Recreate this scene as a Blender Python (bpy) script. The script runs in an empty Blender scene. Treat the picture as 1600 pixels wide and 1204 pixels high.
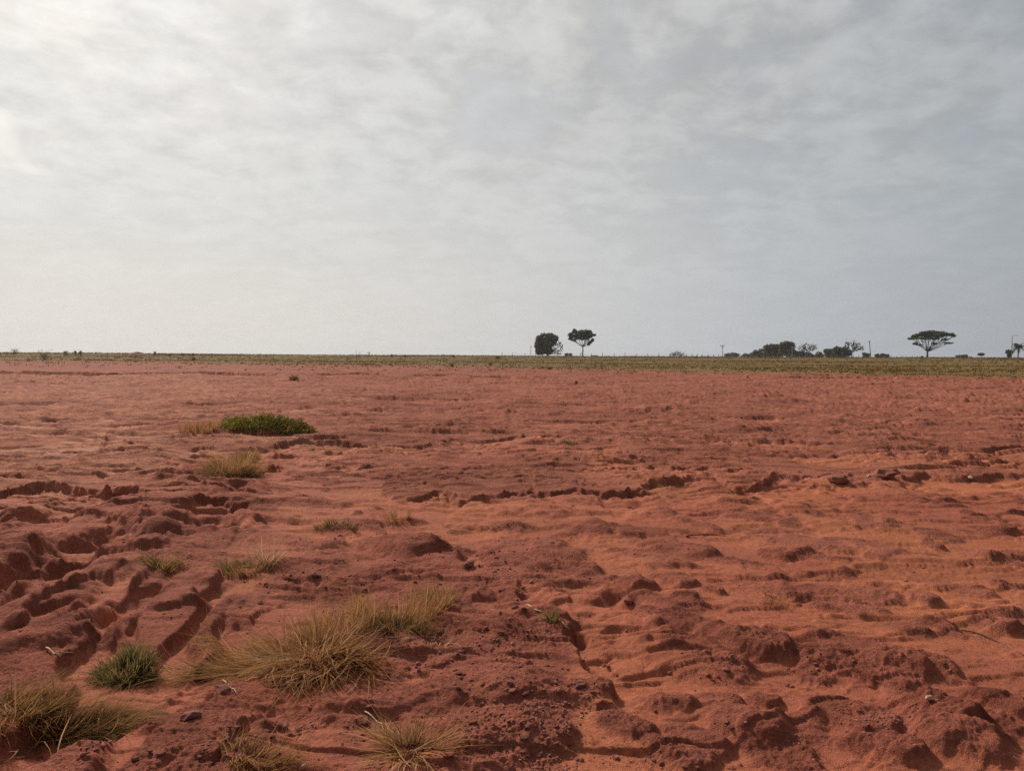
import bpy, math, random
import numpy as np
from mathutils import Vector, Matrix
random.seed(7)
R = np.random.default_rng(7)
sc = bpy.context.scene
COL = sc.collection

# ------------------------------------------------------------------ camera
F = 1202.0                      # focal length in pixels of the 1600 px wide photograph
EYE = 1.6
cam_d = bpy.data.cameras.new('camera')
cam_d.sensor_width = 36.0
cam_d.lens = 36.0 * F / 1600.0
cam_d.clip_start = 0.05
cam_d.clip_end = 20000
cam = bpy.data.objects.new('camera', cam_d)
COL.objects.link(cam)
PITCH, ROLL = math.atan(40.0 / F), math.radians(0.3)
CAM_M = Matrix.Translation((0, 0, EYE)) @ Matrix.Rotation(math.pi / 2 - PITCH, 4, 'X') @ Matrix.Rotation(ROLL, 4, 'Z')
cam.matrix_world = CAM_M
sc.camera = cam

# ------------------------------------------------------------------ sun and sky
SUN_AZ, SUN_EL = math.radians(-36), math.radians(37)       # azimuth from +Y towards +X
SUN_DIR = Vector((math.sin(SUN_AZ) * math.cos(SUN_EL), math.cos(SUN_AZ) * math.cos(SUN_EL), math.sin(SUN_EL)))
sun_d = bpy.data.lights.new('sun', 'SUN')
sun_d.energy = 4.2
sun_d.angle = math.radians(4)
sun_d.color = (1.0, 0.93, 0.82)
sun = bpy.data.objects.new('sun', sun_d)
sun.rotation_euler = SUN_DIR.to_track_quat('Z', 'Y').to_euler()
sun.location = (0, 0, 50)
COL.objects.link(sun)

world = bpy.data.worlds.new('World')
sc.world = world
world.use_nodes = True
wt = world.node_tree
wt.nodes.clear()


class NT:
    """small helper for node trees"""
    def __init__(s, t): s.t = t
    def n(s, typ, **kw):
        o = s.t.nodes.new(typ)
        for k, v in kw.items():
            setattr(o, k, v)
        return o
    def l(s, a, b): s.t.links.new(a, b)
    def put(s, sock, v):
        if hasattr(v, 'is_output') or isinstance(v, bpy.types.NodeSocket): s.l(v, sock)
        else: sock.default_value = v
    def math(s, op, a, b=0.0, c=0.0, clamp=False):
        o = s.n('ShaderNodeMath', operation=op, use_clamp=clamp)
        s.put(o.inputs[0], a); s.put(o.inputs[1], b); s.put(o.inputs[2], c)
        return o.outputs[0]
    def vmath(s, op, a, b=(0, 0, 0)):
        o = s.n('ShaderNodeVectorMath', operation=op)
        s.put(o.inputs[0], a)
        if op == 'SCALE': s.put(o.inputs['Scale'], b)
        else: s.put(o.inputs[1], b)
        return o.outputs['Value'] if op == 'DOT_PRODUCT' else o.outputs[0]
    def mix(s, f, a, b, blend='MIX'):
        o = s.n('ShaderNodeMix', data_type='RGBA', blend_type=blend)
        s.put(o.inputs['Factor'], f); s.put(o.inputs['A'], a); s.put(o.inputs['B'], b)
        return o.outputs['Result']
    def ramp(s, v, a, b, lo=0.0, hi=1.0, smooth=True):
        o = s.n('ShaderNodeMapRange', interpolation_type='SMOOTHSTEP' if smooth else 'LINEAR')
        s.put(o.inputs['Value'], v)
        o.inputs['From Min'].default_value = a; o.inputs['From Max'].default_value = b
        o.inputs['To Min'].default_value = lo; o.inputs['To Max'].default_value = hi
        return o.outputs[0]
    def noise(s, vec, scale, detail=4, rough=0.5, dist=0.0):
        o = s.n('ShaderNodeTexNoise')
        s.put(o.inputs['Vector'], vec)
        o.inputs['Scale'].default_value = scale; o.inputs['Detail'].default_value = detail
        o.inputs['Roughness'].default_value = rough; o.inputs['Distortion'].default_value = dist
        return o.outputs['Fac']


def c4(r, g, b): return (r, g, b, 1.0)


W = NT(wt)
sky = W.n('ShaderNodeTexSky', sky_type='NISHITA', sun_disc=False)
sky.sun_elevation = SUN_EL
sky.sun_rotation = SUN_AZ
sky.air_density = 1.0; sky.dust_density = 3.0; sky.ozone_density = 1.0
bg_clear = W.n('ShaderNodeBackground'); W.l(sky.outputs[0], bg_clear.inputs[0]); bg_clear.inputs[1].default_value = 0.1
tc = W.n('ShaderNodeTexCoord')
D = W.vmath('NORMALIZE', tc.outputs['Generated'])
sep = W.n('ShaderNodeSeparateXYZ'); W.l(D, sep.inputs[0])
dz = W.math('MAXIMUM', sep.outputs[2], 0.0)
# the cloud sheet seen in perspective: direction divided by its height above the horizon
inv = W.math('DIVIDE', 1.0, W.math('ADD', dz, 0.22))
cx = W.math('MULTIPLY', sep.outputs[0], inv); cy = W.math('MULTIPLY', sep.outputs[1], inv)
comb = W.n('ShaderNodeCombineXYZ'); W.l(cx, comb.inputs[0]); W.l(cy, comb.inputs[1])
P = comb.outputs[0]
n_big = W.noise(P, 0.55, 3, 0.5, 0.3)
n_mid = W.noise(P, 3.0, 5, 0.55, 0.5)
n_fine = W.noise(P, 9.0, 6, 0.6, 0.2)
sd = W.vmath('DOT_PRODUCT', D, tuple(SUN_DIR))
cpos = W.math('MAXIMUM', sd, 0.0)
f_top = W.math('ADD', W.ramp(sd, -0.5, 0.6, 0.14, 0.37), W.math('MULTIPLY', W.math('POWER', cpos, 4.2), 0.38))      # brighter towards the hidden sun
f_low = W.math('ADD', W.ramp(sd, -0.6, 0.3, 0.15, 0.26), W.math('MULTIPLY', W.math('POWER', cpos, 1.3), 0.50))      # brighter, milkier air near the horizon
up = W.ramp(dz, 0.02, 0.40, 0.12, 1.0)
patch = W.math('ADD', n_mid, W.math('MULTIPLY', W.math('SUBTRACT', n_fine, 0.5), 0.45))
mott = W.math('ADD', W.math('MULTIPLY', W.math('SUBTRACT', W.ramp(patch, 0.40, 0.62), 0.5), 0.21), W.math('MULTIPLY', W.math('SUBTRACT', n_fine, 0.5), 0.45))
mott = W.math('ADD', mott, W.math('MULTIPLY', W.math('SUBTRACT', n_big, 0.5), 0.4))
mott = W.math('MULTIPLY', mott, up)
lowm = W.ramp(dz, 0.0, 0.38, 1.0, 0.0)
base = W.math('MULTIPLY', W.math('ADD', W.math('MULTIPLY', f_low, lowm), W.math('MULTIPLY', f_top, W.math('SUBTRACT', 1.0, lowm))), 1.12)
bright = W.math('MULTIPLY', base, W.math('ADD', 1.0, W.math('MULTIPLY', mott, 0.78)))
warm = W.ramp(sd, 0.35, 0.9)
low = W.ramp(dz, 0.0, 0.22, 1.0, 0.0)
tint = W.mix(warm, c4(0.94, 1.0, 1.05), c4(1.0, 0.995, 0.965))
tint_low = W.mix(warm, c4(0.93, 0.99, 1.07), c4(1.04, 0.985, 0.91))
tint = W.mix(low, tint, tint_low)
ccol = W.vmath('SCALE', tint, bright)
bg_cloud = W.n('ShaderNodeBackground'); W.l(ccol, bg_cloud.inputs[0]); bg_cloud.inputs[1].default_value = 1.0
holes = W.ramp(W.math('ADD', W.math('MULTIPLY', n_mid, 0.6), W.math('MULTIPLY', n_big, 0.4)), 0.36, 0.54, 0.78, 0.98)
cover = W.math('MAXIMUM', holes, W.ramp(dz, 0.15, 0.36, 0.97, 0.0))
mx = W.n('ShaderNodeMixShader'); W.l(cover, mx.inputs[0]); W.l(bg_clear.outputs[0], mx.inputs[1]); W.l(bg_cloud.outputs[0], mx.inputs[2])
wo = W.n('ShaderNodeOutputWorld'); W.l(mx.outputs[0], wo.inputs['Surface'])

sc.view_settings.view_transform = 'Standard'
sc.view_settings.look = 'None'
sc.view_settings.exposure = 0.0
sc.view_settings.gamma = 1.0
sc.view_settings.use_curve_mapping = False
sc.render.engine = 'CYCLES'
sc.cycles.use_denoising = False
sc.cycles.sample_clamp_indirect = 1.0
sc.cycles.sample_clamp_direct = 3.0
sc.cycles.max_bounces = 6
sc.cycles.diffuse_bounces = 3
sc.cycles.transparent_max_bounces = 8


# ------------------------------------------------------------------ noise and ground shape
def sstep(a, b, x):
    t = np.clip((x - a) / (b - a), 0, 1)
    return t * t * (3 - 2 * t)


def _hash(ix, iy, seed):
    h = (ix.astype(np.uint32) * np.uint32(374761393) + iy.astype(np.uint32) * np.uint32(668265263) + np.uint32((seed * 362437 + 12345) & 0xffffffff))
    h = (h ^ (h >> np.uint32(13))) * np.uint32(1274126177)
    return (h ^ (h >> np.uint32(16))) & np.uint32(0xffff)


_ang = np.linspace(0, 2 * np.pi, 256, endpoint=False)
_GX, _GY = np.cos(_ang), np.sin(_ang)


def pn(x, y, seed=0):
    """gradient noise, about -0.7..0.7"""
    fx, fy = np.floor(x), np.floor(y)
    ix, iy = fx.astype(np.int64), fy.astype(np.int64)
    x, y = x - fx, y - fy
    u = x * x * x * (x * (x * 6 - 15) + 10); v = y * y * y * (y * (y * 6 - 15) + 10)
    def g(i, j, a, b):
        k = _hash(ix + i, iy + j, seed) & np.uint32(255)
        return _GX[k] * a + _GY[k] * b
    a = g(0, 0, x, y); b = g(1, 0, x - 1, y); c = g(0, 1, x, y - 1); d = g(1, 1, x - 1, y - 1)
    return (a + (b - a) * u) + ((c + (d - c) * u) - (a + (b - a) * u)) * v


def fbm(x, y, seed, octs, gain=0.5, lac=2.03, dr=None, lam=1.0, ridged=False):
    """octaves fade out where the mesh rows (dr apart) could not carry them"""
    s = np.zeros_like(x); a = 1.0
    for o in range(octs):
        n = pn(x, y, seed + o * 17)
        if ridged: n = 0.5 - 2 * np.abs(n)
        if dr is not None: n = n * np.clip(lam / (2.2 * dr) - 0.4, 0, 1)
        s += a * n
        a *= gain; x = x * lac + 13.7; y = y * lac - 7.1; lam /= lac
    return s


def ray(px, py):
    v = Vector(((px - 800) / F, (602 - py) / F, -1.0))
    return (CAM_M.to_3x3() @ v)


def G(px, py, z=0.0):
    """where a pixel of the photograph meets a level plane"""
    d = ray(px, py)
    t = (z - EYE) / d.z
    return d.x * t, d.y * t


def to_u(x, y): return 800 + F * x / np.maximum(y, 0.3)


ROWK = 0.74
def row_step(r):
    return np.where(r < 2.8, 0.02 + 0 * r, np.minimum((ROWK - 0.49 * sstep(7.5, 10, r) * (1 - sstep(62, 75, r))) * r * r / 1230.0, np.where((r > 48) & (r < 84), .26, 0.9 + 0.004 * np.maximum(r - 41, 0))))


# ledges: polyline in photograph pixels along the top of the riser, drop in m, run-out in m
SCARPS = [
    ([(-60, 772), (0, 768), (60, 757), (100, 759), (170, 768), (215, 764), (240, 774)], .15, 1.6),
    ([(155, 739), (200, 734), (280, 731), (305, 738)], .07, .8),
    ([(280, 705), (330, 698), (352, 703)], .05, .7),
    ([(395, 702), (440, 697), (480, 691), (530, 693), (600, 697), (695, 700)], .085, 1.5),
    ([(405, 735), (445, 728), (470, 730)], .05, .6),
    ([(683, 697), (710, 690), (760, 690), (775, 685), (810, 683), (895, 682)], .055, 1.6),
    ([(540, 731), (580, 731), (620, 727)], .04, .7),
    ([(985, 684), (1045, 685)], .05, 1.2),
    ([(1068, 686), (1140, 691), (1210, 691), (1295, 694)], .05, 1.4),
    ([(1320, 719), (1400, 722), (1440, 725), (1490, 717), (1535, 724)], .07, .9),
    ([(1405, 702), (1470, 703), (1530, 706), (1610, 700), (1700, 702)], .075, 1.5),
    ([(560, 778), (600, 777), (650, 775), (690, 768), (720, 779), (760, 776), (800, 768), (830, 765), (860, 770), (900, 765), (945, 768), (1000, 765), (1060, 766)], .065, 2.0),
    ([(915, 770), (950, 768), (975, 767), (1015, 762), (1045, 757)], .11, 1.4),
    ([(990, 757), (1020, 752), (1060, 749), (1120, 751), (1140, 756), (1190, 764)], .12, 2.0), ([(1120, 764), (1180, 757), (1230, 755), (1290, 757), (1380, 752)], .05, 1.6),
    ([(1175, 757), (1210, 748), (1290, 746), (1312, 752)], .075, 1.6),
    ([(1340, 742), (1400, 745), (1450, 738), (1480, 742), (1610, 738), (1750, 742)], .10, 2.4),
    ([(1400, 752), (1440, 750), (1475, 747)], .08, .7),
    ([(300, 782), (330, 778), (375, 781)], .12, .7),
    ([(100, 770), (160, 773), (205, 770)], .05, .6),
    ([(565, 622), (620, 621), (700, 624), (800, 622)], .09, 3),
    ([(470, 637), (535, 636)], .06, 2), ([(520, 642), (620, 640)], .05, 2), ([(680, 640), (800, 639)], .05, 2),
    ([(785, 648), (860, 645)], .04, 2), ([(1030, 634), (1110, 635)], .05, 2), ([(1085, 652), (1235, 652)], .05, 2),
    ([(1400, 639), (1490, 641)], .05, 2), ([(960, 642), (1060, 641)], .04, 2), ([(1300, 662), (1420, 660)], .04, 1.5),
    ([(290, 631), (395, 629)], .06, 2), ([(-30, 630), (140, 629)], .07, 2), ([(70, 658), (140, 656)], .05, 1.6), ([(130, 657), (210, 655)], .04, 1.6),
    ([(120, 644), (190, 644)], .05, 1.6), ([(700, 612), (830, 611)], .06, 3), ([(1150, 613), (1330, 614)], .06, 3),
    ([(-60, 585), (100, 586), (200, 587), (330, 585), (420, 588), (470, 587)], .32, 6), ([(480, 588), (560, 586), (620, 589)], .26, 6),
    ([(640, 589), (720, 588)], .24, 6), ([(730, 590), (810, 591)], .24, 6), ([(830, 592), (960, 594)], .12, 6), ([(1020, 596), (1110, 597)], .12, 6),
    ([(1180, 592), (1330, 593), (1480, 597), (1640, 601)], .24, 7), ([(1330, 588), (1460, 590), (1650, 594)], .2, 6),
]
_rl = random.Random(21)
for _k in range(22):
    _y = 611 + 130 * _rl.random() ** 1.5; _x = _rl.uniform(-60, 1500); _w = _rl.uniform(90, 330); _q = []
    for _j in range(5): _q.append((_x + _w * _j / 4, _y + _rl.uniform(-.012, .012) * (_y - 560)))
    SCARPS.append((_q, _rl.uniform(.04, .065), _rl.uniform(1.2, 2.2)))
# mounds: foot in pixels, width px, height m, tail/width, turn (deg, 0 = nose to +x, -90 = nose to the camera)
MOUNDS = [
    (672, 878, 120, .13, 1.3, -35), (600, 868, 60, .05, 1.0, -35), (741, 832, 44, .05, 1.2, -30), (952, 838, 90, .07, 1.1, -20), (1012, 812, 34, .06, 1.0, -40),
    (880, 812, 70, .05, 1.3, -30), (820, 835, 90, .05, 1.4, -30),
    (1112, 876, 100, .09, 1.2, -35), (1246, 884, 84, .08, .8, -70), (1345, 868, 110, .08, 1.3, -30), (935, 956, 46, .10, 1.2, -40),
    (882, 952, 56, .08, 1.1, -55), (925, 911, 96, .08, 1.0, -40), (862, 908, 34, .05, 1.0, -40), (1020, 935, 62, .08, 1.2, -35), (1085, 928, 60, .07, 1.2, -35),
    (1128, 945, 30, .05, 1.2, -35), (1085, 1000, 140, .07, 1.6, -35), (1232, 1042, 110, .13, 1.4, -40), (1165, 1072, 125, .08, 1.5, -35),
    (1040, 1042, 64, .07, 1.2, -40), (1385, 1032, 92, .07, 1.3, -35), (1488, 1062, 80, .07, 1.5, -25), (1400, 1168, 130, .10, 1.1, -50),
    (1525, 1155, 84, .11, 1.3, -50), (1605, 1130, 60, .08, 1.3, -50), (1220, 1168, 110, .09, 1.1, -35), (1080, 1122, 86, .07, 1.2, -30),
    (1215, 1118, 50, .06, 1.0, -40), (1150, 1118, 70, .04, 1.0, -40), (1400, 952, 90, .05, 1.3, -30), (1262, 945, 60, .05, 1.2, -25), (1345, 952, 44, .04, 1.0, -25),
    (1466, 960, 40, .06, 1.0, -60), (1474, 868, 30, .07, 1.2, -70), (1585, 842, 44, .07, 1.2, -40), (1560, 888, 40, .06, 1.2, -60), (1500, 855, 50, .04, 1.2, -50),
    (1570, 1205, 120, .09, 1.3, -40), (1440, 1215, 80, .09, 1.3, -40), (1590, 1000, 50, .07, 1.2, -40), (1180, 900, 60, .03, 1.3, -35), (1450, 1000, 50, .04, 1.2, -40),
    (1550, 945, 60, .05, 1.3, -30), (1240, 820, 80, .05, 1.4, -30), (1390, 830, 70, .04, 1.4, -30), (1160, 800, 50, .04, 1.3, -35), (1500, 800, 50, .03, 1.3, -35),
    (1300, 1060, 50, .03, 1.2, -40), (1020, 1000, 50, .04, 1.2, -40), (958, 1100, 46, .06, 1.0, -60), (1010, 1165, 80, .06, 1.2, -40), (1130, 1185, 80, .05, 1.2, -40),
    (900, 880, 130, .06, 1.4, -30), (1040, 880, 60, .03, 1.4, -30),
    (255, 850, 120, .15, 1.4, -50), (205, 838, 60, .10, 1.4, -60), (398, 840, 52, .11, 1.3, -60), (430, 775, 80, .06, 1.3, -40), (500, 800, 70, .04, 1.3, -30),
    (35, 815, 66, .11, 1.3, -60), (70, 800, 40, .07, 1.3, -60), (90, 780, 30, .04, 1.3, -60), (290, 765, 90, .07, 1.3, -50), (310, 745, 60, .05, 1.3, -40),
    (40, 1012, 100, .13, 2.6, -78), (0, 945, 80, .08, 2.2, -78), (110, 1005, 60, .10, 2.4, -80), (125, 1025, 60, .10, 1.0, -60), (150, 925, 70, .07, 2.2, -78), (222, 938, 56, .07, 2.4, -72),
    (305, 975, 60, .10, 1.2, -55), (255, 985, 60, .07, 2.8, -72), (340, 935, 60, .06, 1.2, -45), (40, 1052, 130, .10, 1.0, -80), (170, 1030, 60, .03, 1.0, -60),
    (300, 905, 110, .04, 1.6, -60), (520, 870, 90, .05, 1.3, -35), (440, 905, 60, .03, 1.3, -35),
    (650, 1040, 130, .04, 1.3, -45), (780, 1020, 130, .05, 1.5, -40), (840, 1100, 130, .05, 1.5, -40), (700, 1120, 110, .04, 1.3, -40),
    (560, 1150, 90, .04, 1.1, -40), (430, 1160, 60, .05, 1.1, -40), (250, 1160, 70, .05, 1.1, -50), (880, 1180, 110, .06, 1.3, -40), (760, 1190, 90, .05, 1.3, -40), (1110, 1210, 90, .07, 1.2, -40),
    (690, 985, 50, .05, 1.1, -40), (760, 950, 60, .05, 1.2, -40),
]
# hollows: centre pixel, width px, depth m, length/width, turn
PITS = [
    (150, 846, 130, .21, 1.4, 80), (50, 890, 140, .25, 1.8, 80), (-40, 930, 120, .20, 1.8, 80), (345, 802, 90, .14, 1.1, 70), (385, 832, 60, .07, 1.2, 60), (330, 830, 60, .10, 1.0, 30),
    (280, 835, 70, .09, 1.0, 60), (15, 836, 60, .10, 1.5, 70), (75, 975, 34, .07, 3.2, 78), (165, 965, 60, .06, 3.0, 70), (205, 965, 60, .06, 3.0, 66),
    (365, 765, 70, .05, .7, 10), (900, 1010, 44, .08, 1.0, 60), (950, 1112, 34, .04, 1.0, 60), (650, 1080, 60, .03, 1.2, 40),
    (1080, 790, 110, .05, 1.6, 90), (1300, 800, 80, .04, 1.8, 80), (1440, 765, 60, .07, .8, 10), (1000, 790, 50, .05, .7, 20), (120, 1150, 170, .03, .8, 40),
    (740, 880, 50, .06, 2.4, 100), (970, 950, 60, .04, 2.2, 90),
]
LIP = [(-400, 766), (0, 766), (230, 762), (300, 712), (450, 700), (560, 730), (600, 775), (860, 772), (1000, 764), (1300, 752), (1600, 742), (2000, 742)]
_lu = np.array([a for a, b in LIP]); _ly = np.array([math.hypot(*G(a, b)) for a, b in LIP])
SW = []
for pts, D_, L_ in SCARPS:
    w = sorted(G(*p) for p in pts)
    SW.append((np.array([a for a, b in w]), np.array([b for a, b in w]), D_, L_))


_bk = sorted((G(a, b, -.05)[::-1] for a, b in ((785, 915), (830, 955), (872, 985), (895, 1010), (915, 1045), (940, 1080), (965, 1108))))
BANK = (np.array([a for a, b in _bk]), np.array([b for a, b in _bk]))


def macro(x, y):
    r = np.hypot(x, y)
    rise = 1.05 * sstep(40, 130, r) * 0.5 + np.clip((r - 70) / 180, 0, 1) ** 1.25 * 2.2
    fall = np.maximum(r - 250, 0)
    z = rise - 0.022 * fall * fall / (fall + 30)
    # the sheet keeps falling away gently behind the crest, then levels out
    z = np.maximum(z, -30 + 0.0 * r)
    z = z + 0.22 * pn(x * 0.02 + 3, y * 0.02, 91) * sstep(30, 120, r) + 0.10 * pn(x * 0.09, y * 0.05, 92) * sstep(60, 160, r)
    return z


def ground(x, y, masks=False):
    x = np.asarray(x, float); y = np.asarray(y, float)
    r = np.hypot(x, y)
    dr = row_step(r)
    u = np.where(y > 0.2, to_u(x, y), np.where(x < 0, -500.0, 2100.0))
    u0 = u; u = u + 130 * pn(x * .9, y * .9, 11) + 60 * pn(x * 2.7, y * 2.7, 12)
    z = macro(x, y)
    wx = x + 0.10 * pn(x * 2.2, y * 2.2, 5) + 0.30 * pn(x * .6, y * .6, 6)
    wy = y + 0.10 * pn(x * 2.2 + 9, y * 2.2, 7) + 0.30 * pn(x * .6 + 4, y * .6, 8)
    lip = np.interp(u, _lu, _ly)
    fore = 1 - sstep(-0.5, 0.4, r - lip)
    upper = (1 - fore) * (1 - sstep(70, 110, r))
    left = fore * (1 - sstep(330, 480, u))
    mid = fore * sstep(420, 560, u) * (1 - sstep(830, 960, u + 0.5 * (r - 4) * 40)) * (1 - sstep(5.6, 7.2, r))
    right = np.clip(fore - left - mid, 0, 1)
    field = sstep(-30, 22, r - (103 - 0.42 * np.clip(x, -60, 60) + 16 * pn(x * .012, y * .09, 33) + 9 * pn(x * .05, y * .2, 34)))
    # eroded plateaus between sandy runnels
    nl = fbm(wx * 3.0 + .35 * wy, wy * 0.62, 21, 3, .45)
    nr = fbm((wx + 0.35 * wy) * 1.7, (wy - 0.2 * wx) * 1.5, 25, 3) + .2 * pn(wx * 5, wy * 5, 26)
    pl = sstep(-0.08, 0.07, nl) * left * .9 * (1 - .7 * sstep(6.0, 6.8, r))
    pr = sstep(0.14, 0.36, nr) * right
    pm = sstep(-0.30, -0.10, nr) * mid
    plate = pl + pr + pm
    z = z + 0.085 * pl + 0.028 * pr + 0.025 * pm - 0.03 * fore
    # wandering ledges on the crusted plain
    jag = 0.12 * pn(x * 2.3, y * 2.3, 41) + 0.022 * pn(x * 6, y * 6, 42)
    sand = np.zeros_like(x)
    drop = np.zeros_like(x); edge = np.zeros_like(x)
    for sx, sy, D_, L_ in SW:
        fe = min(0.16 * (sx[-1] - sx[0]), 1.2)
        m = (x > sx[0]) & (x < sx[-1]) & (y > sy.min() - 3.2 * L_ - 1) & (y < sy.max() + 0.8)
        if not m.any(): continue
        xm, ym = x[m], y[m]
        far = sy.mean() / 10.0
        s = np.interp(xm, sx, sy) + jag[m] * (0.8 + far) - ym
        xj = xm + (.45 * fe) * pn(xm * 1.1 / far, ym * 1.3, 46) * sstep(0, .25, sy.max() - ym)
        fade = sstep(0, fe, xj - sx[0]) * sstep(0, fe, sx[-1] - xj) * sstep(0, .5 * fe, xm - sx[0]) * sstep(0, .5 * fe, sx[-1] - xm)
        fade = fade ** (1 + np.clip(s, 0, 3) * 1.5)
        fade = fade * (0.62 + 0.8 * np.clip(pn(xm * 1.7 / far, ym * 0.4 / far, 47) + .35, 0, 1))
        wd = np.maximum(0.06, dr[m] * (0.9 if far < 1.5 else .5)) * (1 + (1.6 if far < 2 else .2) * np.clip(.3 + pn(xm * 3, ym * 3, 48) * 1.6, 0, 1))
        d = D_ * (1 if far < 1.25 else (1.5 if far < 1.7 else (2.2 if far < 5 else 1.3))) * fade * sstep(0, wd, s) * np.exp(-np.maximum(s - wd, 0) / L_)
        drop[m] = np.maximum(drop[m], d)
        edge[m] = np.maximum(edge[m], fade * (1 / far ** 2) * sstep(-.05, .03, s) * np.exp(-np.maximum(s, 0) / (.16 * max(far, 1))))
        sand[m] = np.maximum(sand[m], fade * sstep(wd * .8, wd * 1.6, s) * (1 - sstep(.5 * L_, 1.3 * L_, s)) * np.clip(2.2 - far * .8, 0, 1))
    z = z - drop + 0.09 * edge * fbm(x * 8, y * 8, 44, 5, .7, dr=dr, lam=.13)
    # stepped crust: many low risers, long across the view
    tn = fbm(wx * 0.33, wy * 0.45, 51, 4, .55) * 4.5 + wy * 0.85
    fr = tn - np.floor(tn)
    st = (np.floor(tn) + sstep(0, .06, fr)) - tn
    brk = sstep(-.25, .3, pn(x * .5 + 2, y * .9, 53))
    z = z + 0.046 * st * (upper + .12 * fore) * (1 + sstep(14, 50, r) * 1.8) * brk
    tn2 = fbm(wx * 1.1 + 7, wy * 1.5, 55, 4, .55, dr=dr, lam=.8) * 3.5 + wy * 2.3
    fr2 = tn2 - np.floor(tn2)
    z = z + 0.027 * (np.floor(tn2) + sstep(0, .10, fr2) - tn2) * (upper + .5 * mid + .3 * fore) * sstep(-.2, .3, pn(x * 1.3 + 2, y * 2.1, 57)) * (1 + sstep(14, 40, r))
    # thin crust flakes with broken edges
    fl = np.zeros_like(x)
    for fx_, fy_, A_, t_, sd_ in ((.28, 1.1, .060, .02, 111), (.75, 2.6, .045, .06, 113), (2.0, 5.0, .017, .12, 115), (6.0, 12.0, .010, .14, 117)):
        lamy = .6 / fy_
        nn = pn(wx * fx_ + 3, wy * fy_, sd_) + .30 * pn(x * fx_ * 3.1, y * fy_ * 3.1, sd_ + 1) + .15 * pn(x * fx_ * 8, y * fy_ * 8, sd_ + 2)
        f_ = sstep(t_, t_ + .06, nn) * np.clip(lamy / (1.6 * dr) - .3, 0, 1)
        fl += f_ * A_
    fl *= (upper * (.55 + .45 * sstep(10, 16, r) + .6 * sstep(18, 40, r)) * (.3 + .7 * sstep(-.25, .2, fbm(x * .35, y * .6, 119, 2))) + .45 * mid + .42 * right + left * (.2 + .6 * sstep(6, 7.5, r)))
    z = z + fl
    # pits and mounds seen in the photograph
    e = 0.22 * pn(x * 4.3, y * 4.3, 61) + 0.12 * pn(x * 10, y * 10, 62)
    pit = np.zeros_like(x)
    for (px, py, w, dp, k, a) in PITS:
        cx_, cy_ = G(px, py, -0.05)
        d = math.hypot(cx_, cy_); Wd = w * d / F / 2; Ld = Wd * k
        m = (np.abs(x - cx_) < 1.6 * max(Wd, Ld)) & (np.abs(y - cy_) < 1.6 * max(Wd, Ld))
        if not m.any(): continue
        ca, sa = math.cos(math.radians(a)), math.sin(math.radians(a))
        p = (x[m] - cx_) * ca + (y[m] - cy_) * sa; q = -(x[m] - cx_) * sa + (y[m] - cy_) * ca
        rho = np.sqrt((p / Ld) ** 2 + (q / Wd) ** 2) + e[m] * 1.1
        f = sstep(0, 1, np.clip((1.15 - rho) / .65, 0, 1))
        pit[m] = np.maximum(pit[m], dp * f)
        sand[m] = np.maximum(sand[m], sstep(.88, 1, f) * .8)
        plate[m] = np.maximum(plate[m] * (1 - .8 * sstep(.8, 1, f)), sstep(.05, .3, f) * (1 - sstep(.8, 1, f)))
    z = z - pit
    mound = np.zeros_like(x); mf = np.zeros_like(x)
    for (px, py, w, hg, k, a) in MOUNDS:
        a = a + 0.0
        ca, sa = math.cos(math.radians(a)), math.sin(math.radians(a))
        cx_, cy_ = G(px, py - 4, -0.05)
        d = math.hypot(cx_, cy_); Wd = w * d / F / 2; L1 = Wd * 2.0 * k; L2 = Wd * .75
        cx_ -= L2 * ca * .5; cy_ -= L2 * sa * .8
        B = 1.5 * max(L1, L2, Wd)
        m = (np.abs(x - cx_) < B) & (np.abs(y - cy_) < B)
        if not m.any(): continue
        p = (x[m] - cx_) * ca + (y[m] - cy_) * sa; q = -(x[m] - cx_) * sa + (y[m] - cy_) * ca
        rho = np.sqrt((p / np.where(p < 0, L1, L2)) ** 2 + (q / Wd) ** 2) + e[m] * 1.0
        f = sstep(0, 1, np.clip((1.1 - rho) / .62, 0, 1))
        mound[m] = np.maximum(mound[m], hg * f)
        mf[m] = np.maximum(mf[m], f)
    z = z + mound * .66
    # the diagonal bank that divides the rough rise from the sandy trough
    bx = np.interp(y, BANK[0], BANK[1]); bd = x - bx + .14 * pn(x * 3.2, y * 3.2, 65) + .05 * pn(x * 11, y * 11, 66)
    be = sstep(BANK[0][0] - .15, BANK[0][0] + .2, y) * (1 - sstep(BANK[0][-1] - .5, BANK[0][-1] + .1, y))
    z = z + be * (.040 * (1 - sstep(-.02, .045, bd)) * np.exp(np.minimum(bd, 0) / .35) - .03 * sstep(0, .05, bd) * np.exp(-np.maximum(bd, 0) / .4))
    trough = be * sstep(.02, .08, bd) * (1 - sstep(.35, .7, bd))
    sand = np.maximum(sand, trough)
    plate = np.clip(np.maximum(plate, mf * 1.1), 0, 1) * (1 - .8 * trough)
    smooth = np.clip(np.maximum(sand, (1 - plate) * (left * (1 - .75 * sstep(6.0, 7.2, r)) + right) * .85), 0, 1)
    pat = sstep(-0.22, 0.25, fbm(x * 1.1, y * 1.1, 71, 3))
    rough = (1 - smooth) * (.35 + .65 * pat) * (1 + .1 * mid)
    z = z + 0.020 * rough * fbm(x * 4.2, y * 4.2, 81, 6, .56, dr=dr, lam=.24) * (1 - .3 * upper)
    z = z + 0.011 * rough * fbm(x * 27, y * 27, 83, 3, .7, dr=dr, lam=.037, ridged=True)
    z = z + 0.004 * smooth * fbm(x * 3, y * 5, 85, 3, dr=dr, lam=.3)
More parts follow.
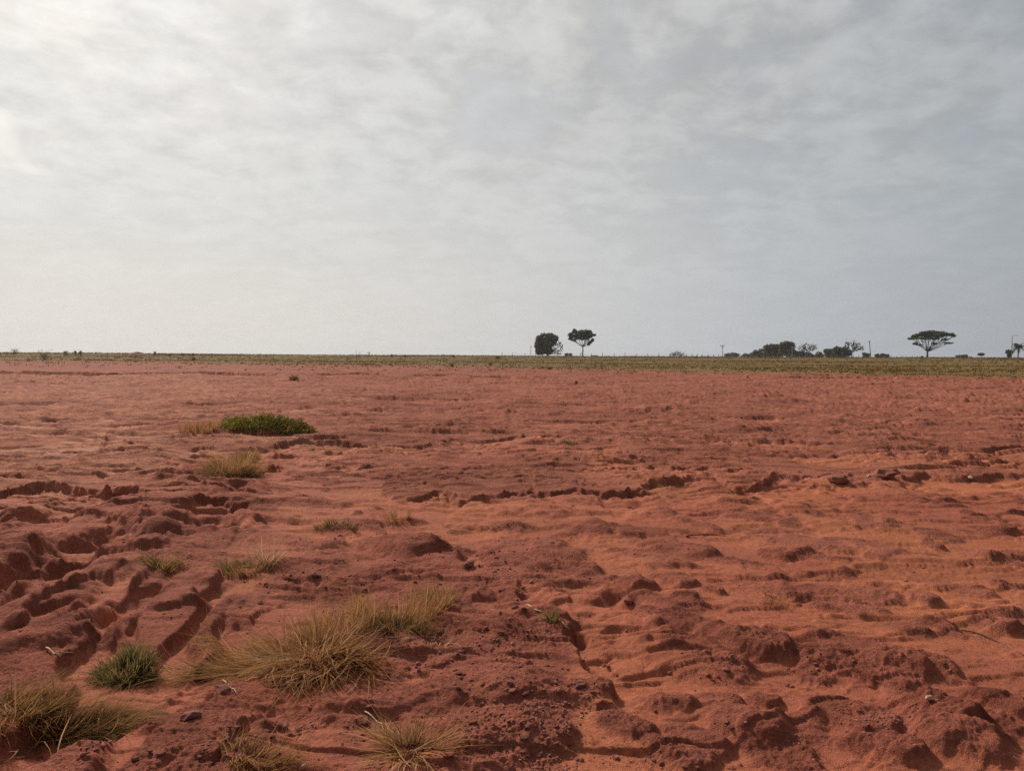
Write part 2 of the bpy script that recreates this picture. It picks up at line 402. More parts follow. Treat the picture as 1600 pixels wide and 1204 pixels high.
    z = z + 0.03 * (fore + upper) * pn(x * .7, y * .7, 87) + .02 * fore * pn(x * 1.6, y * 1.6, 88)
    # crumbs pressed into the crust
    c = pn(x * 34, y * 34, 95)
    z = z + 0.007 * sstep(.30, .5, c) * rough * fore * sstep(.1, .5, pat)
    # wind ripples on the sandy runnel floor
    gx, gy = G(205, 975)
    rp = np.exp(-((x - gx) / .38) ** 2 - ((y - gy) / .75) ** 2)
    z = z + 0.0035 * rp * np.sin((y * 1.0 - .25 * x + .05 * pn(x * 4, y * 4, 97)) * 2 * np.pi / 0.065) * smooth
    # low plough banks across the pasture
    for yy, amp in ((118, .2), (136, .35), (154, .4), (178, .5), (208, .45), (232, .3)):
        w_ = (r + 0.05 * x + 6 * pn(x * .012 + yy, y * 0, 98) - yy)
        b_ = np.exp(-(w_ / 1.5) ** 2) * (.35 + np.clip(pn(x * .03, y * 0 + yy, 99) + .4, 0, 1)) * (r < 245)
        z = z + 1.0 * amp * b_
        field = field * (1 - .30 * np.clip(np.exp(-((w_ + 1.2) / 1.5) ** 2) * (b_ > 0) * (.35 + np.clip(pn(x * .03, y * 0 + yy, 99) + .4, 0, 1)), 0, 1))
    if not masks: return z
    flk = np.clip(fl / .05, 0, 1)
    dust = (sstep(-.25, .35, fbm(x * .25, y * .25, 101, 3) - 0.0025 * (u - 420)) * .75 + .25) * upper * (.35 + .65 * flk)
    return z, smooth, field, np.clip(rough, 0, 1), dust, fore


def H(x, y): return float(ground(np.array([x]), np.array([y]))[0])


def hit(px, py):
    """point of the ground under a pixel of the photograph"""
    d = ray(px, py)
    hy = math.hypot(d.x, d.y)
    t = np.concatenate([np.linspace(1.5, 20, 2600), np.linspace(20, 260, 2400)]) / hy
    X, Y, Z = d.x * t, d.y * t, EYE + d.z * t
    g = ground(X, Y)
    k = np.nonzero(Z <= g)[0]
    k = k[0] if len(k) else len(t) - 1
    return Vector((X[k], Y[k], g[k]))


def tag(o, label=None, cat=None, group=None, kind=None):
    if label: o['label'] = label
    if cat: o['category'] = cat
    if group: o['group'] = group
    if kind: o['kind'] = kind
    return o


def mesh_np(name, V, Fc, mat, smooth=False, attrs=None, col=None):
    """V (n,3), Fc (m,3|4)"""
    V = np.ascontiguousarray(V, np.float32); Fc = np.ascontiguousarray(Fc, np.int32)
    me = bpy.data.meshes.new(name)
    k = Fc.shape[1]
    me.vertices.add(len(V)); me.vertices.foreach_set('co', V.ravel())
    me.loops.add(Fc.size); me.loops.foreach_set('vertex_index', Fc.ravel())
    me.polygons.add(len(Fc)); me.polygons.foreach_set('loop_start', np.arange(0, Fc.size, k, dtype=np.int32))
    me.polygons.foreach_set('loop_total', np.full(len(Fc), k, np.int32))
    if smooth: me.polygons.foreach_set('use_smooth', np.ones(len(Fc), bool))
    for an, av in (attrs or {}).items():
        a = me.attributes.new(an, 'FLOAT', 'POINT'); a.data.foreach_set('value', np.ascontiguousarray(av, np.float32))
    if col is not None:
        a = me.color_attributes.new('blade_colour', 'FLOAT_COLOR', 'POINT')
        a.data.foreach_set('color', np.ascontiguousarray(np.c_[col, np.ones(len(col))], np.float32).ravel())
    me.update(); me.validate()
    if mat: me.materials.append(mat)
    return me


def link(name, me, parent=None, loc=None):
    o = bpy.data.objects.new(name, me); COL.objects.link(o)
    if parent: o.parent = parent
    if loc is not None: o.location = loc
    return o


def empty(name, loc):
    o = bpy.data.objects.new(name, None); COL.objects.link(o); o.location = loc; o.empty_display_size = .2
    return o


# ------------------------------------------------------------------ materials
def new_mat(name):
    m = bpy.data.materials.new(name); m.use_nodes = True
    m.node_tree.nodes.clear()
    t = NT(m.node_tree)
    out = t.n('ShaderNodeOutputMaterial')
    return m, t, out


def earth_material():
    m, t, out = new_mat('red_earth')
    geo = t.n('ShaderNodeNewGeometry'); pos = geo.outputs['Position']
    def at(n_): return t.n('ShaderNodeAttribute', attribute_name=n_).outputs['Fac']
    sand, field, rough, dust, fore = at('sand'), at('field'), at('rough'), at('dust'), at('fore')
    n1 = t.noise(pos, 0.45, 4, .55, .5)
    n2 = t.noise(pos, 3.2, 5, .6, .3)
    n3 = t.noise(pos, 28, 6, .65)
    n4 = t.noise(pos, 150, 3, .6)
    crust = t.mix(t.ramp(n2, .32, .68), c4(.180, .053, .034), c4(.300, .092, .058))
    crust = t.mix(t.ramp(n1, .38, .66, 0, .55), crust, c4(.345, .118, .076))
    snd = t.mix(t.ramp(n1, .35, .65), c4(.325, .096, .056), c4(.385, .124, .058))
    c = t.mix(t.ramp(t.math('ADD', t.math('ADD', sand, t.math('MULTIPLY', t.math('SUBTRACT', n3, .5), 1.1)), t.math('MULTIPLY', t.math('SUBTRACT', n2, .5), .9)), .2, .95, 0, .85), crust, snd)
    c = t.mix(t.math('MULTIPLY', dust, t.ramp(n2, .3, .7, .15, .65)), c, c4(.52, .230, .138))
    mp = t.n('ShaderNodeMapping'); t.l(pos, mp.inputs[0]); mp.inputs['Scale'].default_value = (.16, .55, 1)
    damp = t.noise(mp.outputs[0], 1.0, 4, .6, .6)
    c = t.vmath('SCALE', c, t.ramp(damp, .34, .66, .90, 1.14))
    # grains and specks
    sp = t.ramp(n4, .30, .72, .78, 1.20)
    sp3 = t.ramp(n3, .28, .72, .82, 1.16)
    c = t.vmath('SCALE', c, t.math('MULTIPLY', sp, sp3))
    # pasture: thin dry grass over brown soil
    f1 = t.noise(pos, 0.10, 4, .6, .4); f2 = t.noise(pos, 1.3, 4, .6)
    g = t.mix(t.ramp(f1, .35, .65), c4(.16, .092, .036), c4(.165, .115, .038))
    g = t.mix(t.ramp(f2, .35, .7, 0, .7), g, c4(.125, .088, .030))
    g = t.mix(t.ramp(f1, .58, .72, 0, .5), g, c4(.21, .085, .05))
    fm = t.ramp(t.math('ADD', field, t.math('MULTIPLY', t.math('SUBTRACT', f2, .5), .9)), .25, .75)
    c = t.mix(fm, c, g)
    b = t.n('ShaderNodeBsdfPrincipled')
    t.l(c, b.inputs['Base Color'])
    t.put(b.inputs['Roughness'], t.ramp(sand, 0, 1, .93, .78))
    b.inputs['Specular IOR Level'].default_value = .06
    hgt = t.math('ADD', t.math('MULTIPLY', n3, t.ramp(rough, 0, .6, .14, 1)), t.math('MULTIPLY', n4, .25))
    bu = t.n('ShaderNodeBump'); bu.inputs['Strength'].default_value = 1.0; bu.inputs['Distance'].default_value = .03
    t.l(hgt, bu.inputs['Height']); t.l(bu.outputs[0], b.inputs['Normal'])
    t.l(b.outputs[0], out.inputs[0])
    return m


def plain(name, col, rough=.85, var=.25, scale=30.0, col2=None):
    m, t, out = new_mat(name)
    tc_ = t.n('ShaderNodeTexCoord')
    n = t.noise(tc_.outputs['Object'], scale, 4, .6)
    a = c4(*[v * (1 - var) for v in col]); b_ = c4(*[min(1, v * (1 + var)) for v in (col2 or col)])
    c = t.mix(t.ramp(n, .3, .7), a, b_)
    b = t.n('ShaderNodeBsdfPrincipled'); t.l(c, b.inputs['Base Color']); b.inputs['Roughness'].default_value = rough
    b.inputs['Specular IOR Level'].default_value = .3
    bu = t.n('ShaderNodeBump'); bu.inputs['Strength'].default_value = .5; bu.inputs['Distance'].default_value = .01
    t.l(n, bu.inputs['Height']); t.l(bu.outputs[0], b.inputs['Normal'])
    t.l(b.outputs[0], out.inputs[0])
    return m


def blade_material(name, transl=.35):
    m, t, out = new_mat(name)
    a = t.n('ShaderNodeAttribute', attribute_name='blade_colour')
    b = t.n('ShaderNodeBsdfPrincipled'); t.l(a.outputs['Color'], b.inputs['Base Color']); b.inputs['Roughness'].default_value = .85
    b.inputs['Specular IOR Level'].default_value = .08
    tr = t.n('ShaderNodeBsdfTranslucent'); t.l(a.outputs['Color'], tr.inputs[0])
    mxs = t.n('ShaderNodeMixShader'); mxs.inputs[0].default_value = transl
    t.l(b.outputs[0], mxs.inputs[1]); t.l(tr.outputs[0], mxs.inputs[2]); t.l(mxs.outputs[0], out.inputs[0])
    return m


M_EARTH = earth_material()
M_BLADE = blade_material('grass_blades', .45)
M_LEAF = blade_material('leaves', .30)
M_BARK = plain('bark', (.085, .068, .052), .95, .35, 6)
M_DEAD = plain('bare_twigs', (.16, .135, .115), .95, .3, 6)
M_POST = plain('weathered_wood', (.17, .145, .12), .9, .35, 9)
M_CONC = plain('pale_concrete', (.36, .35, .33), .85, .12, 5)
M_WIRE = plain('wire_metal', (.20, .19, .18), .5, .1, 20)
M_CLOD = plain('clod_earth', (.20, .068, .047), .95, .35, 40, (.26, .09, .062))
M_PEB = plain('pale_stone', (.44, .27, .18), .8, .2, 60)
M_STRAW = plain('straw', (.48, .35, .20), .75, .25, 40)
M_TWIG = plain('brown_twig', (.14, .075, .045), .85, .3, 50)


# ------------------------------------------------------------------ the ground sheet
def build_ground():
    th = np.concatenate([np.arange(-180, -60, 4), np.arange(-60, -36, .3), np.arange(-36, 36, .086), np.arange(36, 60, .3), np.arange(60, 180, 4)])
    th = np.radians(th)
    rs = [.35]
    while rs[-1] < 272:
        r = rs[-1]; rs.append(r + float(row_step(np.array(r))))
    while rs[-1] < 9000: rs.append(rs[-1] * 1.06 + 1)
    rs = np.array(rs)
    RR, TT = np.meshgrid(rs, th, indexing='ij')
    X = (RR * np.sin(TT)).ravel(); Y = (RR * np.cos(TT)).ravel()
    z, smooth, field, rough, dust, fore = ground(X, Y, True)
    n, m = len(rs), len(th)
    V = np.c_[X, Y, z]
    V = np.vstack([V, [[0, 0, z[:m].mean()]]])
    ii, jj = np.meshgrid(np.arange(n - 1), np.arange(m), indexing='ij')
    jn = (jj + 1) % m
    Q = np.stack([ii * m + jj, ii * m + jn, (ii + 1) * m + jn, (ii + 1) * m + jj], -1).reshape(-1, 4)[:, ::-1]
    ex = lambda a: np.append(a, 0)
    me = mesh_np('ground', V, Q, M_EARTH, True, {'sand': ex(smooth), 'field': ex(field), 'rough': ex(rough), 'dust': ex(dust), 'fore': ex(fore)})
    o = link('ground', me)
    tag(o, kind='structure')
    print('ground', n, m, len(Q))
    return o


build_ground()


# ------------------------------------------------------------------ haze over the far field
def haze():
    V = np.array([(sx * 520, sy * 520 + (0 if sy < 0 else 0), z) for sx in (-1, 1) for sy in (-1, 1) for z in (-33.0, 22.0)], float)
    Fq = np.array([(0, 1, 3, 2), (4, 6, 7, 5), (0, 4, 5, 1), (2, 3, 7, 6), (0, 2, 6, 4), (1, 5, 7, 3)])
    m = bpy.data.materials.new('haze_air'); m.use_nodes = True; m.node_tree.nodes.clear()
    t = NT(m.node_tree); out = t.n('ShaderNodeOutputMaterial'); v = t.n('ShaderNodeVolumePrincipled')
    v.inputs['Color'].default_value = (.86, .88, .90, 1); v.inputs['Density'].default_value = HAZE; v.inputs['Anisotropy'].default_value = .3
    t.l(v.outputs[0], out.inputs['Volume'])
    o = link('haze', mesh_np('haze', V, Fq, m)); tag(o, kind='stuff', label='thin dusty haze over the plain', cat='haze')


HAZE = 0.0002
haze()


# ------------------------------------------------------------------ plants
def ribbons(root, az, length, width, tilt, droop, segs=4, side=None, clampz=True):
    """grass blades as tapering ribbons; root (n,3), az heading, tilt from upright, droop = extra tilt gained to the tip"""
    n = len(az)
    V = np.zeros((n, (segs + 1) * 2, 3)); p = root.copy()
    fa = az + (R.uniform(-1, 1, n) * 1.2 if side is None else side)
    sx, sy = np.cos(fa), -np.sin(fa)
    curl = R.normal(0, .7, n)
    for k in range(segs + 1):
        f = k / segs
        w = width * (1 - f ** 1.8 * .9) * .5
        V[:, 2 * k, 0] = p[:, 0] - sx * w; V[:, 2 * k, 1] = p[:, 1] - sy * w; V[:, 2 * k, 2] = p[:, 2]
        V[:, 2 * k + 1, 0] = p[:, 0] + sx * w; V[:, 2 * k + 1, 1] = p[:, 1] + sy * w; V[:, 2 * k + 1, 2] = p[:, 2] + w * .6
        t = tilt + droop * (f + .5 / segs); a = az + curl * f
        st = length / segs
        p = p + np.c_[np.sin(a) * np.sin(t) * st, np.cos(a) * np.sin(t) * st, np.cos(t) * st]
    if clampz:
        g = ground(V[:, ::2, 0].ravel(), V[:, ::2, 1].ravel()).reshape(n, segs + 1)
        low = g[:, :, None] + .004 + R.uniform(0, .012, (n, 1, 1))
        Z = V[:, :, 2].reshape(n, segs + 1, 2)
        V[:, :, 2] = np.where(np.arange(segs + 1)[None, :, None] == 0, Z, np.maximum(Z, low)).reshape(n, -1)
    base = (np.arange(n) * (segs + 1) * 2)[:, None, None]
    q = np.array([[2 * k, 2 * k + 1, 2 * k + 3, 2 * k + 2] for k in range(segs)])[None]
    return V.reshape(-1, 3), (base + q).reshape(-1, 4), (segs + 1) * 2


PAL = {
    'straw': [(.52, .30, .10), (.42, .22, .07), (.58, .38, .16), (.34, .17, .055)],
    'pale': [(.60, .44, .26), (.52, .36, .18), (.42, .28, .14)],
    'brown': [(.24, .125, .055), (.30, .155, .07), (.17, .09, .042), (.38, .21, .095)],
    'olive': [(.19, .112, .030), (.25, .145, .040), (.135, .082, .024), (.31, .18, .05)],
    'green': [(.092, .118, .030), (.125, .148, .035), (.066, .088, .025)],
    'dark': [(.095, .095, .052), (.075, .080, .045), (.11, .105, .055)],
}


def pick(mix, n):
    names = list(mix); pr = np.array([mix[k] for k in names], float); pr /= pr.sum()
    ch = R.choice(len(names), n, p=pr)
    out = np.zeros((n, 3))
    for i, nm in enumerate(names):
        P_ = np.array(PAL[nm]); m = ch == i
        out[m] = P_[R.integers(0, len(P_), m.sum())]
    return out * R.uniform(.75, 1.2, (n, 1)) * (np.array([1, 1, 1]) if set(names) <= {'dark', 'green', 'olive'} else np.array([1.06, .90, .92]))


def tuft_mesh(batches, origin):
    """batches: dicts with centre offset, spread, n, length, width, lean direction, tilt, droop, colours"""
    VV, FF, CC = [], [], []; off = 0
    for b in batches:
        n = b['n']
        a = R.uniform(0, 2 * np.pi, n); rr = np.sqrt(R.uniform(0, 1, n))
        sx, sy = b['spread']
        rt = b.get('rot', 0.0)
        ox, oy = np.cos(a) * rr * sx, np.sin(a) * rr * sy
        ox, oy = ox * math.cos(rt) - oy * math.sin(rt), ox * math.sin(rt) + oy * math.cos(rt)
        if n > 150:      # blades spring from many small crowns, bare soil between them
            nc = max(6, n // 16); ci = R.integers(0, nc, n); j = .012 + .004 * max(sx, sy)
            ox = ox[:nc][ci] + R.normal(0, j, n); oy = oy[:nc][ci] + R.normal(0, j, n)
        cx_ = origin.x + b.get('dx', 0) + ox; cy_ = origin.y + b.get('dy', 0) + oy
        z = ground(cx_, cy_) - .006
        out = np.arctan2(ox * (1 / max(sx, .01)), oy * (1 / max(sy, .01)))
        lean = b.get('lean')
        if lean is None: az = out + R.normal(0, .5, n)
        else:
            k = b.get('lean_k', .7)
            vx = np.sin(out) * (1 - k) + math.sin(math.radians(lean)) * k; vy = np.cos(out) * (1 - k) + math.cos(math.radians(lean)) * k
            az = np.arctan2(vx, vy) + R.normal(0, b.get('az_sd', .35), n)
        L_ = b['len'] * R.uniform(.45, 1.15, n)
        tl = np.clip(R.normal(b.get('tilt', .5), b.get('tilt_sd', .25), n), .02, 1.7) * (b.get('flat', .4) + (1 - b.get('flat', .4)) * np.minimum(1, np.hypot(ox / sx, oy / sy)))
        dp = R.normal(b.get('droop', .8), .5, n)
        V, Fq, k = ribbons(np.c_[cx_, cy_, z], az, L_, b.get('w', .004) * R.uniform(.6, 1.3, n), tl, dp)
        VV.append(V - np.array(origin)); FF.append(Fq + off); off += len(V)
        cc = pick(b['mix'], n); tip = np.array([.56, .37, .17]) * R.uniform(.8, 1.1, (n, 1)); f_ = (np.arange(k) // 2 / (k / 2 - 1)) ** 2.2 * b.get('tip', .45)
        CC.append((cc[:, None] * (1 - f_[None, :, None]) + tip[:, None] * f_[None, :, None]).reshape(-1, 3))
    return np.vstack(VV), np.vstack(FF), np.vstack(CC)


def tuft(name, px, py, batches, label, cat='grass tuft', group=None):
    o = hit(px, py)
    V, Fq, C = tuft_mesh(batches, o)
    ob = link(name, mesh_np(name, V, Fq, M_BLADE, False, None, C), None, o)
    return tag(ob, label, cat, group)


def tube(pts, r0, r1, sides=6):
    """tapering tube along points"""
    pts = [Vector(p) for p in pts]; V, Fq = [], []
    n = len(pts)
    for i, p in enumerate(pts):
        d = (pts[min(i + 1, n - 1)] - pts[max(i - 1, 0)]).normalized()
        a = d.orthogonal().normalized() if abs(d.z) > .95 else d.cross(Vector((0, 0, 1))).normalized()
        b = d.cross(a)
        r = r0 + (r1 - r0) * i / (n - 1)
        for k in range(sides):
            t = 2 * math.pi * k / sides
            V.append(p + (a * math.cos(t) + b * math.sin(t)) * r)
    for i in range(n - 1):
        for k in range(sides):
            Fq.append((i * sides + k, i * sides + (k + 1) % sides, (i + 1) * sides + (k + 1) % sides, (i + 1) * sides + k))
    V.append(pts[0]); V.append(pts[-1])
    for k in range(sides):
        Fq.append((len(V) - 2, len(V) - 2, (k + 1) % sides, k)) if False else None
    cap = (n - 1) * sides
    if sides == 6: Fq += [(cap, cap + 1, cap + 2, cap + 3), (cap, cap + 3, cap + 4, cap + 5)]
    elif sides == 4: Fq += [(cap, cap + 1, cap + 2, cap + 3)]
    return V, [f for f in Fq if f]


def join_tubes(name, tubes, mat, parent=None, loc=None, smooth=True):
    V, Fq = [], []
    for t in tubes:
        v, f = tube(*t); o = len(V); V += v; Fq += [tuple(i + o for i in q) for q in f]
    return link(name, mesh_np(name, np.array([list(v) for v in V]), np.array(Fq), mat, smooth), parent, loc)


def curve_pts(a, b, sag=0.0, wob=0.0, n=6):
    a, b = Vector(a), Vector(b); d = (b - a).length
    out = []
    for i in range(n):
        f = i / (n - 1); p = a.lerp(b, f)
        w = math.sin(f * math.pi) * d
        p += Vector((random.uniform(-1, 1) * wob * w, random.uniform(-1, 1) * wob * w, sag * w))
        out.append(p)
    return out


# ---- trees at the crest of the field
def leaf_faces(centres, radii, n_per, size, shell=.55):
    VV = []
    for (c, rd, n) in zip(centres, radii, n_per):
        d = R.normal(0, 1, (n, 3)); d /= np.linalg.norm(d, axis=1)[:, None]
        rr = shell + (1 - shell) * R.uniform(0, 1, n) ** .6
        rr *= 1 + .16 * R.normal(0, 1, n)
        p = np.array(c) + d * rr[:, None] * np.array(rd)
        a = R.normal(0, 1, (n, 3)); a /= np.linalg.norm(a, axis=1)[:, None]
        b = np.cross(a, R.normal(0, 1, (n, 3))); b /= np.linalg.norm(b, axis=1)[:, None]
        s = size * R.uniform(.5, 1.2, n)[:, None]
        q = np.stack([p - a * s, p - b * s * .6, p + a * s, p + b * s * .6], 1)
        VV.append(q.reshape(-1, 3))
    V = np.vstack(VV); n = len(V) // 4
    return V, np.arange(n * 4).reshape(n, 4)


def tree(name, px, dist, base_up, clumps, label, cat='tree', fork=None, trunk_r=.25, leafcol=('dark', 'green'), dens=1.0, leaf=.28,
         group=None, bare=False, limb_mat=None, squash=.75, sink=0.0, thin=1.0):
    """clumps in photograph pixels relative to the foot: (dx, up, rx, rz[, density])"""
    d = ray(px, 602); hy = math.hypot(d.x, d.y)
    x, y = d.x / hy * dist, d.y / hy * dist
    zg = H(x, y)
    k = dist / F
    # the foot as the photograph shows it; the real foot may be hidden behind the crest
    rz_ = ray(px, base_up); z_vis = EYE + rz_.z / math.hypot(rz_.x, rz_.y) * dist
    o = Vector((x, y, zg)); e = empty(name, o)
    tag(e, label, cat, group)
    up = z_vis - zg
    ang = math.atan2(x, y); ca, sa = math.cos(ang), math.sin(ang)
    fk = Vector((0, 0, up + (fork if fork else 2) * k))
    cs, rds, ns, tubes = [], [], [], []
    W_ = max(abs(c[0]) + c[2] for c in clumps) * k
    tubes.append((curve_pts((0, 0, -.3), fk, 0, .03, 6), trunk_r, trunk_r * .62, 6))
    for c in clumps:
        depth = random.uniform(-.55, .55) * W_ * squash * (1 - .5 * min(1, abs(c[0]) * k / W_))
        lx = c[0] * k
        C_ = Vector((lx * ca + depth * sa, -lx * sa + depth * ca, up + c[1] * k))
        rd = (c[2] * k, min(c[2], 6) * k * .9, c[3] * k)
        dn = c[4] if len(c) > 4 else 1.0
        cs.append(C_); rds.append(rd); ns.append(max(8, int((60 if dn >= .9 else 30) * dn * dens * (c[2] * c[3] * k * k) / (leaf * leaf) * .42)))
        tip = C_ + Vector((0, 0, -rd[2] * .2))
        tubes.append((curve_pts(fk + Vector((0, 0, -.2)), tip, random.uniform(-.06, .08), .05, 6), trunk_r * .34 * thin, .035, 4))
        for j in range(5 if bare else 3):
            a = R.normal(0, 1, 3); a /= np.linalg.norm(a)
            st = fk.lerp(tip, random.uniform(.45, .85))
            en = C_ + Vector((a[0] * rd[0], a[1] * rd[1], abs(a[2]) * rd[2] * .9))
            tubes.append((curve_pts(st, en, .04, .08, 5), .07 * thin, .02, 4))
            if bare:
                for jj in range(3):
                    b = R.normal(0, 1, 3) * .5
                    tubes.append((curve_pts(st.lerp(en, random.uniform(.4, .9)), en + Vector((b[0], b[1], abs(b[2]) + .2)), .03, .1, 4), .04 * thin, .018, 4))
    join_tubes('trunk', tubes, limb_mat or M_BARK, e)
    if dens > 0:
        V, Fq = leaf_faces(cs, rds, ns, leaf)
        C = np.repeat(pick({leafcol[0]: .7, leafcol[1]: .3}, len(Fq)), 4, axis=0)
        link('crown', mesh_np('crown', V, Fq, M_LEAF, False, None, C), e)
    return e


tree('broad_tree', 856, 248, 556.5,
     [(-13, 26, 6.5, 6.5), (-6, 30, 7, 6), (3, 31, 7, 5), (11, 28, 5.5, 5), (-16, 17, 5.5, 7), (-9, 20, 8, 8), (1, 20, 8, 8), (9, 23, 5, 5), (-15, 8, 5, 6), (-9, 8, 7, 6),
      (1, 9, 7, 6), (15, 20, 5, 5, .3), (20, 17, 4, 5, .25), (20, 10, 4, 4, .3), (13, 9, 5, 4, .45), (17, 4, 4, 2, .15)],
     'broad dense round-topped tree almost touching the ground, bare twigs on its right side', fork=5, trunk_r=.38, dens=1.15, leafcol=('dark', 'olive'))
tree('tall_tree', 910, 246, 557,
     [(-12.5, 39, 4, 4), (-18, 33, 4.5, 4.5), (-19, 27.5, 3.5, 1.6), (-14, 25.5, 4, 2), (-8, 32.5, 6, 5.5), (-2.5, 36.5, 5, 4.5), (-1, 30, 5.5, 4.5), (5, 37, 5.5, 5), (10.5, 37.5, 4, 4),
      (8, 32, 6, 3), (16.5, 33.5, 4, 1.8), (12, 30.5, 3, 1.3), (5.5, 28, 4, 1.8), (15, 25.5, 2.6, 2.4), (11, 22, 3, 2.4), (9, 19, 2.2, 1.8)],
     'tall dark tree with a clear straight trunk and open clumped crown beside the round one', fork=16, trunk_r=.24, dens=1.4, leafcol=('dark', 'dark'))
tree('umbrella_tree', 1448, 255, 559.8,
     [(5, 36, 7, 2.2), (14, 34.5, 7, 2.5), (-4, 34.5, 6, 2.5), (-9, 32.5, 6.5, 2.6), (-16, 30.5, 5, 2.6), (-19, 27.3, 5.5, 1.5), (1, 31, 8, 3), (12.5, 31, 7, 3), (20, 33, 5, 2.5), (27, 32.5, 5, 2),
      (31, 30.5, 3, 1.4), (-15, 20, 3.8, 1.8), (-9, 18.5, 3, 1), (8.5, 20, 4, 1.3), (20, 26, 4, 1.1), (25, 21, 6, 1.1), (-2, 27, 6, 1.3), (8, 27, 6, 1.3), (-10, 28, 5, 1.2)],
     'wide flat-topped umbrella tree with forked pale limbs standing alone on the right horizon', fork=10, trunk_r=.34, dens=1.15, leafcol=('dark', 'green'), leaf=.24)
tree('crest_tree', 1205, 330, 558.6, [(-7, 14, 5, 5), (0, 15, 6, 5), (7, 14, 6, 6), (-7, 5, 5, 5), (0, 6, 6, 6), (8, 5, 5, 5)],
     'boxy dense dark tree at the left end of the tallest grove on the horizon', fork=3, dens=1.3, leafcol=('dark', 'brown'), group='trees of the horizon grove', leaf=.34)
tree('crest_tree', 1228, 326, 558.6, [(-6, 18, 5, 5), (0, 19.5, 6, 5), (7, 17, 5, 6), (-5, 8, 6, 6), (2, 9, 7, 7), (8, 7, 5, 6)],
     'tallest rounded dark tree of the horizon grove, behind the thin pale pole', fork=3, dens=1.1, leafcol=('dark', 'olive'), group='trees of the horizon grove', leaf=.34)
tree('crest_tree', 1186, 345, 558.4, [(-5, 6, 5, 5), (3, 8, 5, 5), (0, 4, 7, 4)],
     'small dark tree sloping up to the left side of the boxy grove tree', fork=2, dens=1.1, group='trees of the horizon grove', leaf=.34)
tree('hedge_bush', 1170, 360, 558.2, [(-5, 2.5, 6, 3), (5, 3.5, 6, 3.5)], 'low dark bush trailing off left of the horizon grove', 'bush', fork=1, trunk_r=.12, dens=1.1, leaf=.34)
tree('hedge_bush', 1143, 365, 558.0, [(-6, 3, 5, 3), (1, 4, 6, 3), (7, 3, 4, 3)], 'low bushes just right of the crossarm pole on the horizon', 'bush', fork=1, trunk_r=.12, dens=1.0, leaf=.34)
tree('sparse_tree', 1259, 320, 558.8, [(-7, 12, 5, 6, .5), (0, 14, 5, 7, .5), (7, 14, 5, 5, .4), (12, 15, 3, 3, .4)],
     'half-bare grey tree with upright twigs right of the tallest grove tree', fork=5, dens=.55, bare=True, leafcol=('dark', 'brown'), limb_mat=M_BARK)
tree('hedge_bush', 1254, 328, 558.8, [(-11, 5, 6, 5), (-2, 5, 6, 5), (7, 4, 6, 4), (14, 2, 6, 2.5)], 'dark thicket under the half-bare tree on the horizon', 'bush', fork=1, trunk_r=.15, dens=1.2, leaf=.34)
tree('hedge_bush', 1280, 330, 558.9, [(-1, 5, 4.5, 4), (2, 3, 4, 3)], 'small grey-green bush between the thicket and the rounded pair of trees', 'bush', fork=1, trunk_r=.12, dens=.9, leafcol=('dark', 'olive'))
tree('crest_tree', 1295, 322, 559, [(-3, 9, 5, 4.5), (4, 8, 5, 5), (0, 4, 7, 4)], 'left and smaller of the two rounded trees beside the leafless tree', fork=2, dens=1.2, leaf=.34)
tree('crest_tree', 1313, 318, 559, [(-5, 11, 6, 5), (4, 11, 6, 4.5), (10, 7, 5, 5), (-6, 5, 6, 5), (3, 4, 8, 4)], 'right and larger of the two rounded trees, touching the leafless tree', fork=2, dens=1.3, leaf=.34)
tree('bare_tree', 1330, 290, 559.3, [(-6, 18, 4, 5), (0, 20, 3, 4), (7, 17, 4, 5), (12, 13, 4, 3), (3, 14, 3, 3), (4, 11, 3, 2)],
     'almost leafless tree with spreading bare branches left of the leaning pole', fork=9, dens=.16, bare=True, trunk_r=.22, thin=1.3)
tree('low_bush', 1352, 300, 559.5, [(-2, 6, 3.5, 2), (3, 5, 3, 2), (0, 2.5, 5, 2)], 'small flat-crowned bush immediately left of the leaning pole', 'bush', fork=2, trunk_r=.1, dens=1.0, leaf=.24)
tree('low_bush', 1371, 300, 559.6, [(-1, 4, 3.5, 2.2), (1, 2.5, 4, 2)], 'left of two small rounded bushes right of the leaning pole', 'bush', fork=1, trunk_r=.1, dens=1.2, leaf=.24)
tree('low_bush', 1381, 298, 559.6, [(-2, 4.5, 4, 2.4), (3, 3.5, 3.5, 2.4)], 'right and bigger of two small rounded bushes right of the leaning pole', 'bush', fork=1, trunk_r=.1, dens=1.2, leaf=.24)
tree('low_bush', 1057, 290, 557.6, [(-7, 3, 4, 2.5, .6), (0, 5, 6, 3.5, .6), (7, 3, 5, 2.5, .6)], 'grey half-bare dome of a bush alone on the horizon left of the crossarm pole', 'bush', fork=1, trunk_r=.1, dens=.7, bare=True, leafcol=('brown', 'dark'), leaf=.2)
tree('low_bush', 888, 300, 556.8, [(-3, 3, 3, 2.4), (3, 3, 3, 2)], 'tiny rounded bush between the broad tree and the tall tree', 'bush', fork=1, trunk_r=.1, dens=1.0, leaf=.24)
tree('low_bush', 927, 300, 557.0, [(-2, 1, 3, 1), (3, 1, 4, 1)], 'very low bush just right of the tall tree trunk', 'bush', fork=1, trunk_r=.06, dens=.8, leaf=.2)
tree('low_bush', 1503, 320, 560.4, [(-4, 3, 4.5, 2), (2, 3.5, 4.5, 2.4), (9, 1.5, 4, 1.2)], 'flat grey-green bush right of the umbrella tree', 'bush', fork=1, trunk_r=.1, dens=1.0, leafcol=('dark', 'olive'), leaf=.24)
tree('small_tree', 1532, 330, 560.4, [(-1.5, 6, 2.5, 1.8), (1.5, 6, 2.5, 1.8)], 'tiny mushroom-shaped tree on a thin trunk near the right edge', fork=3.5, trunk_r=.1, dens=1.8, leaf=.24)
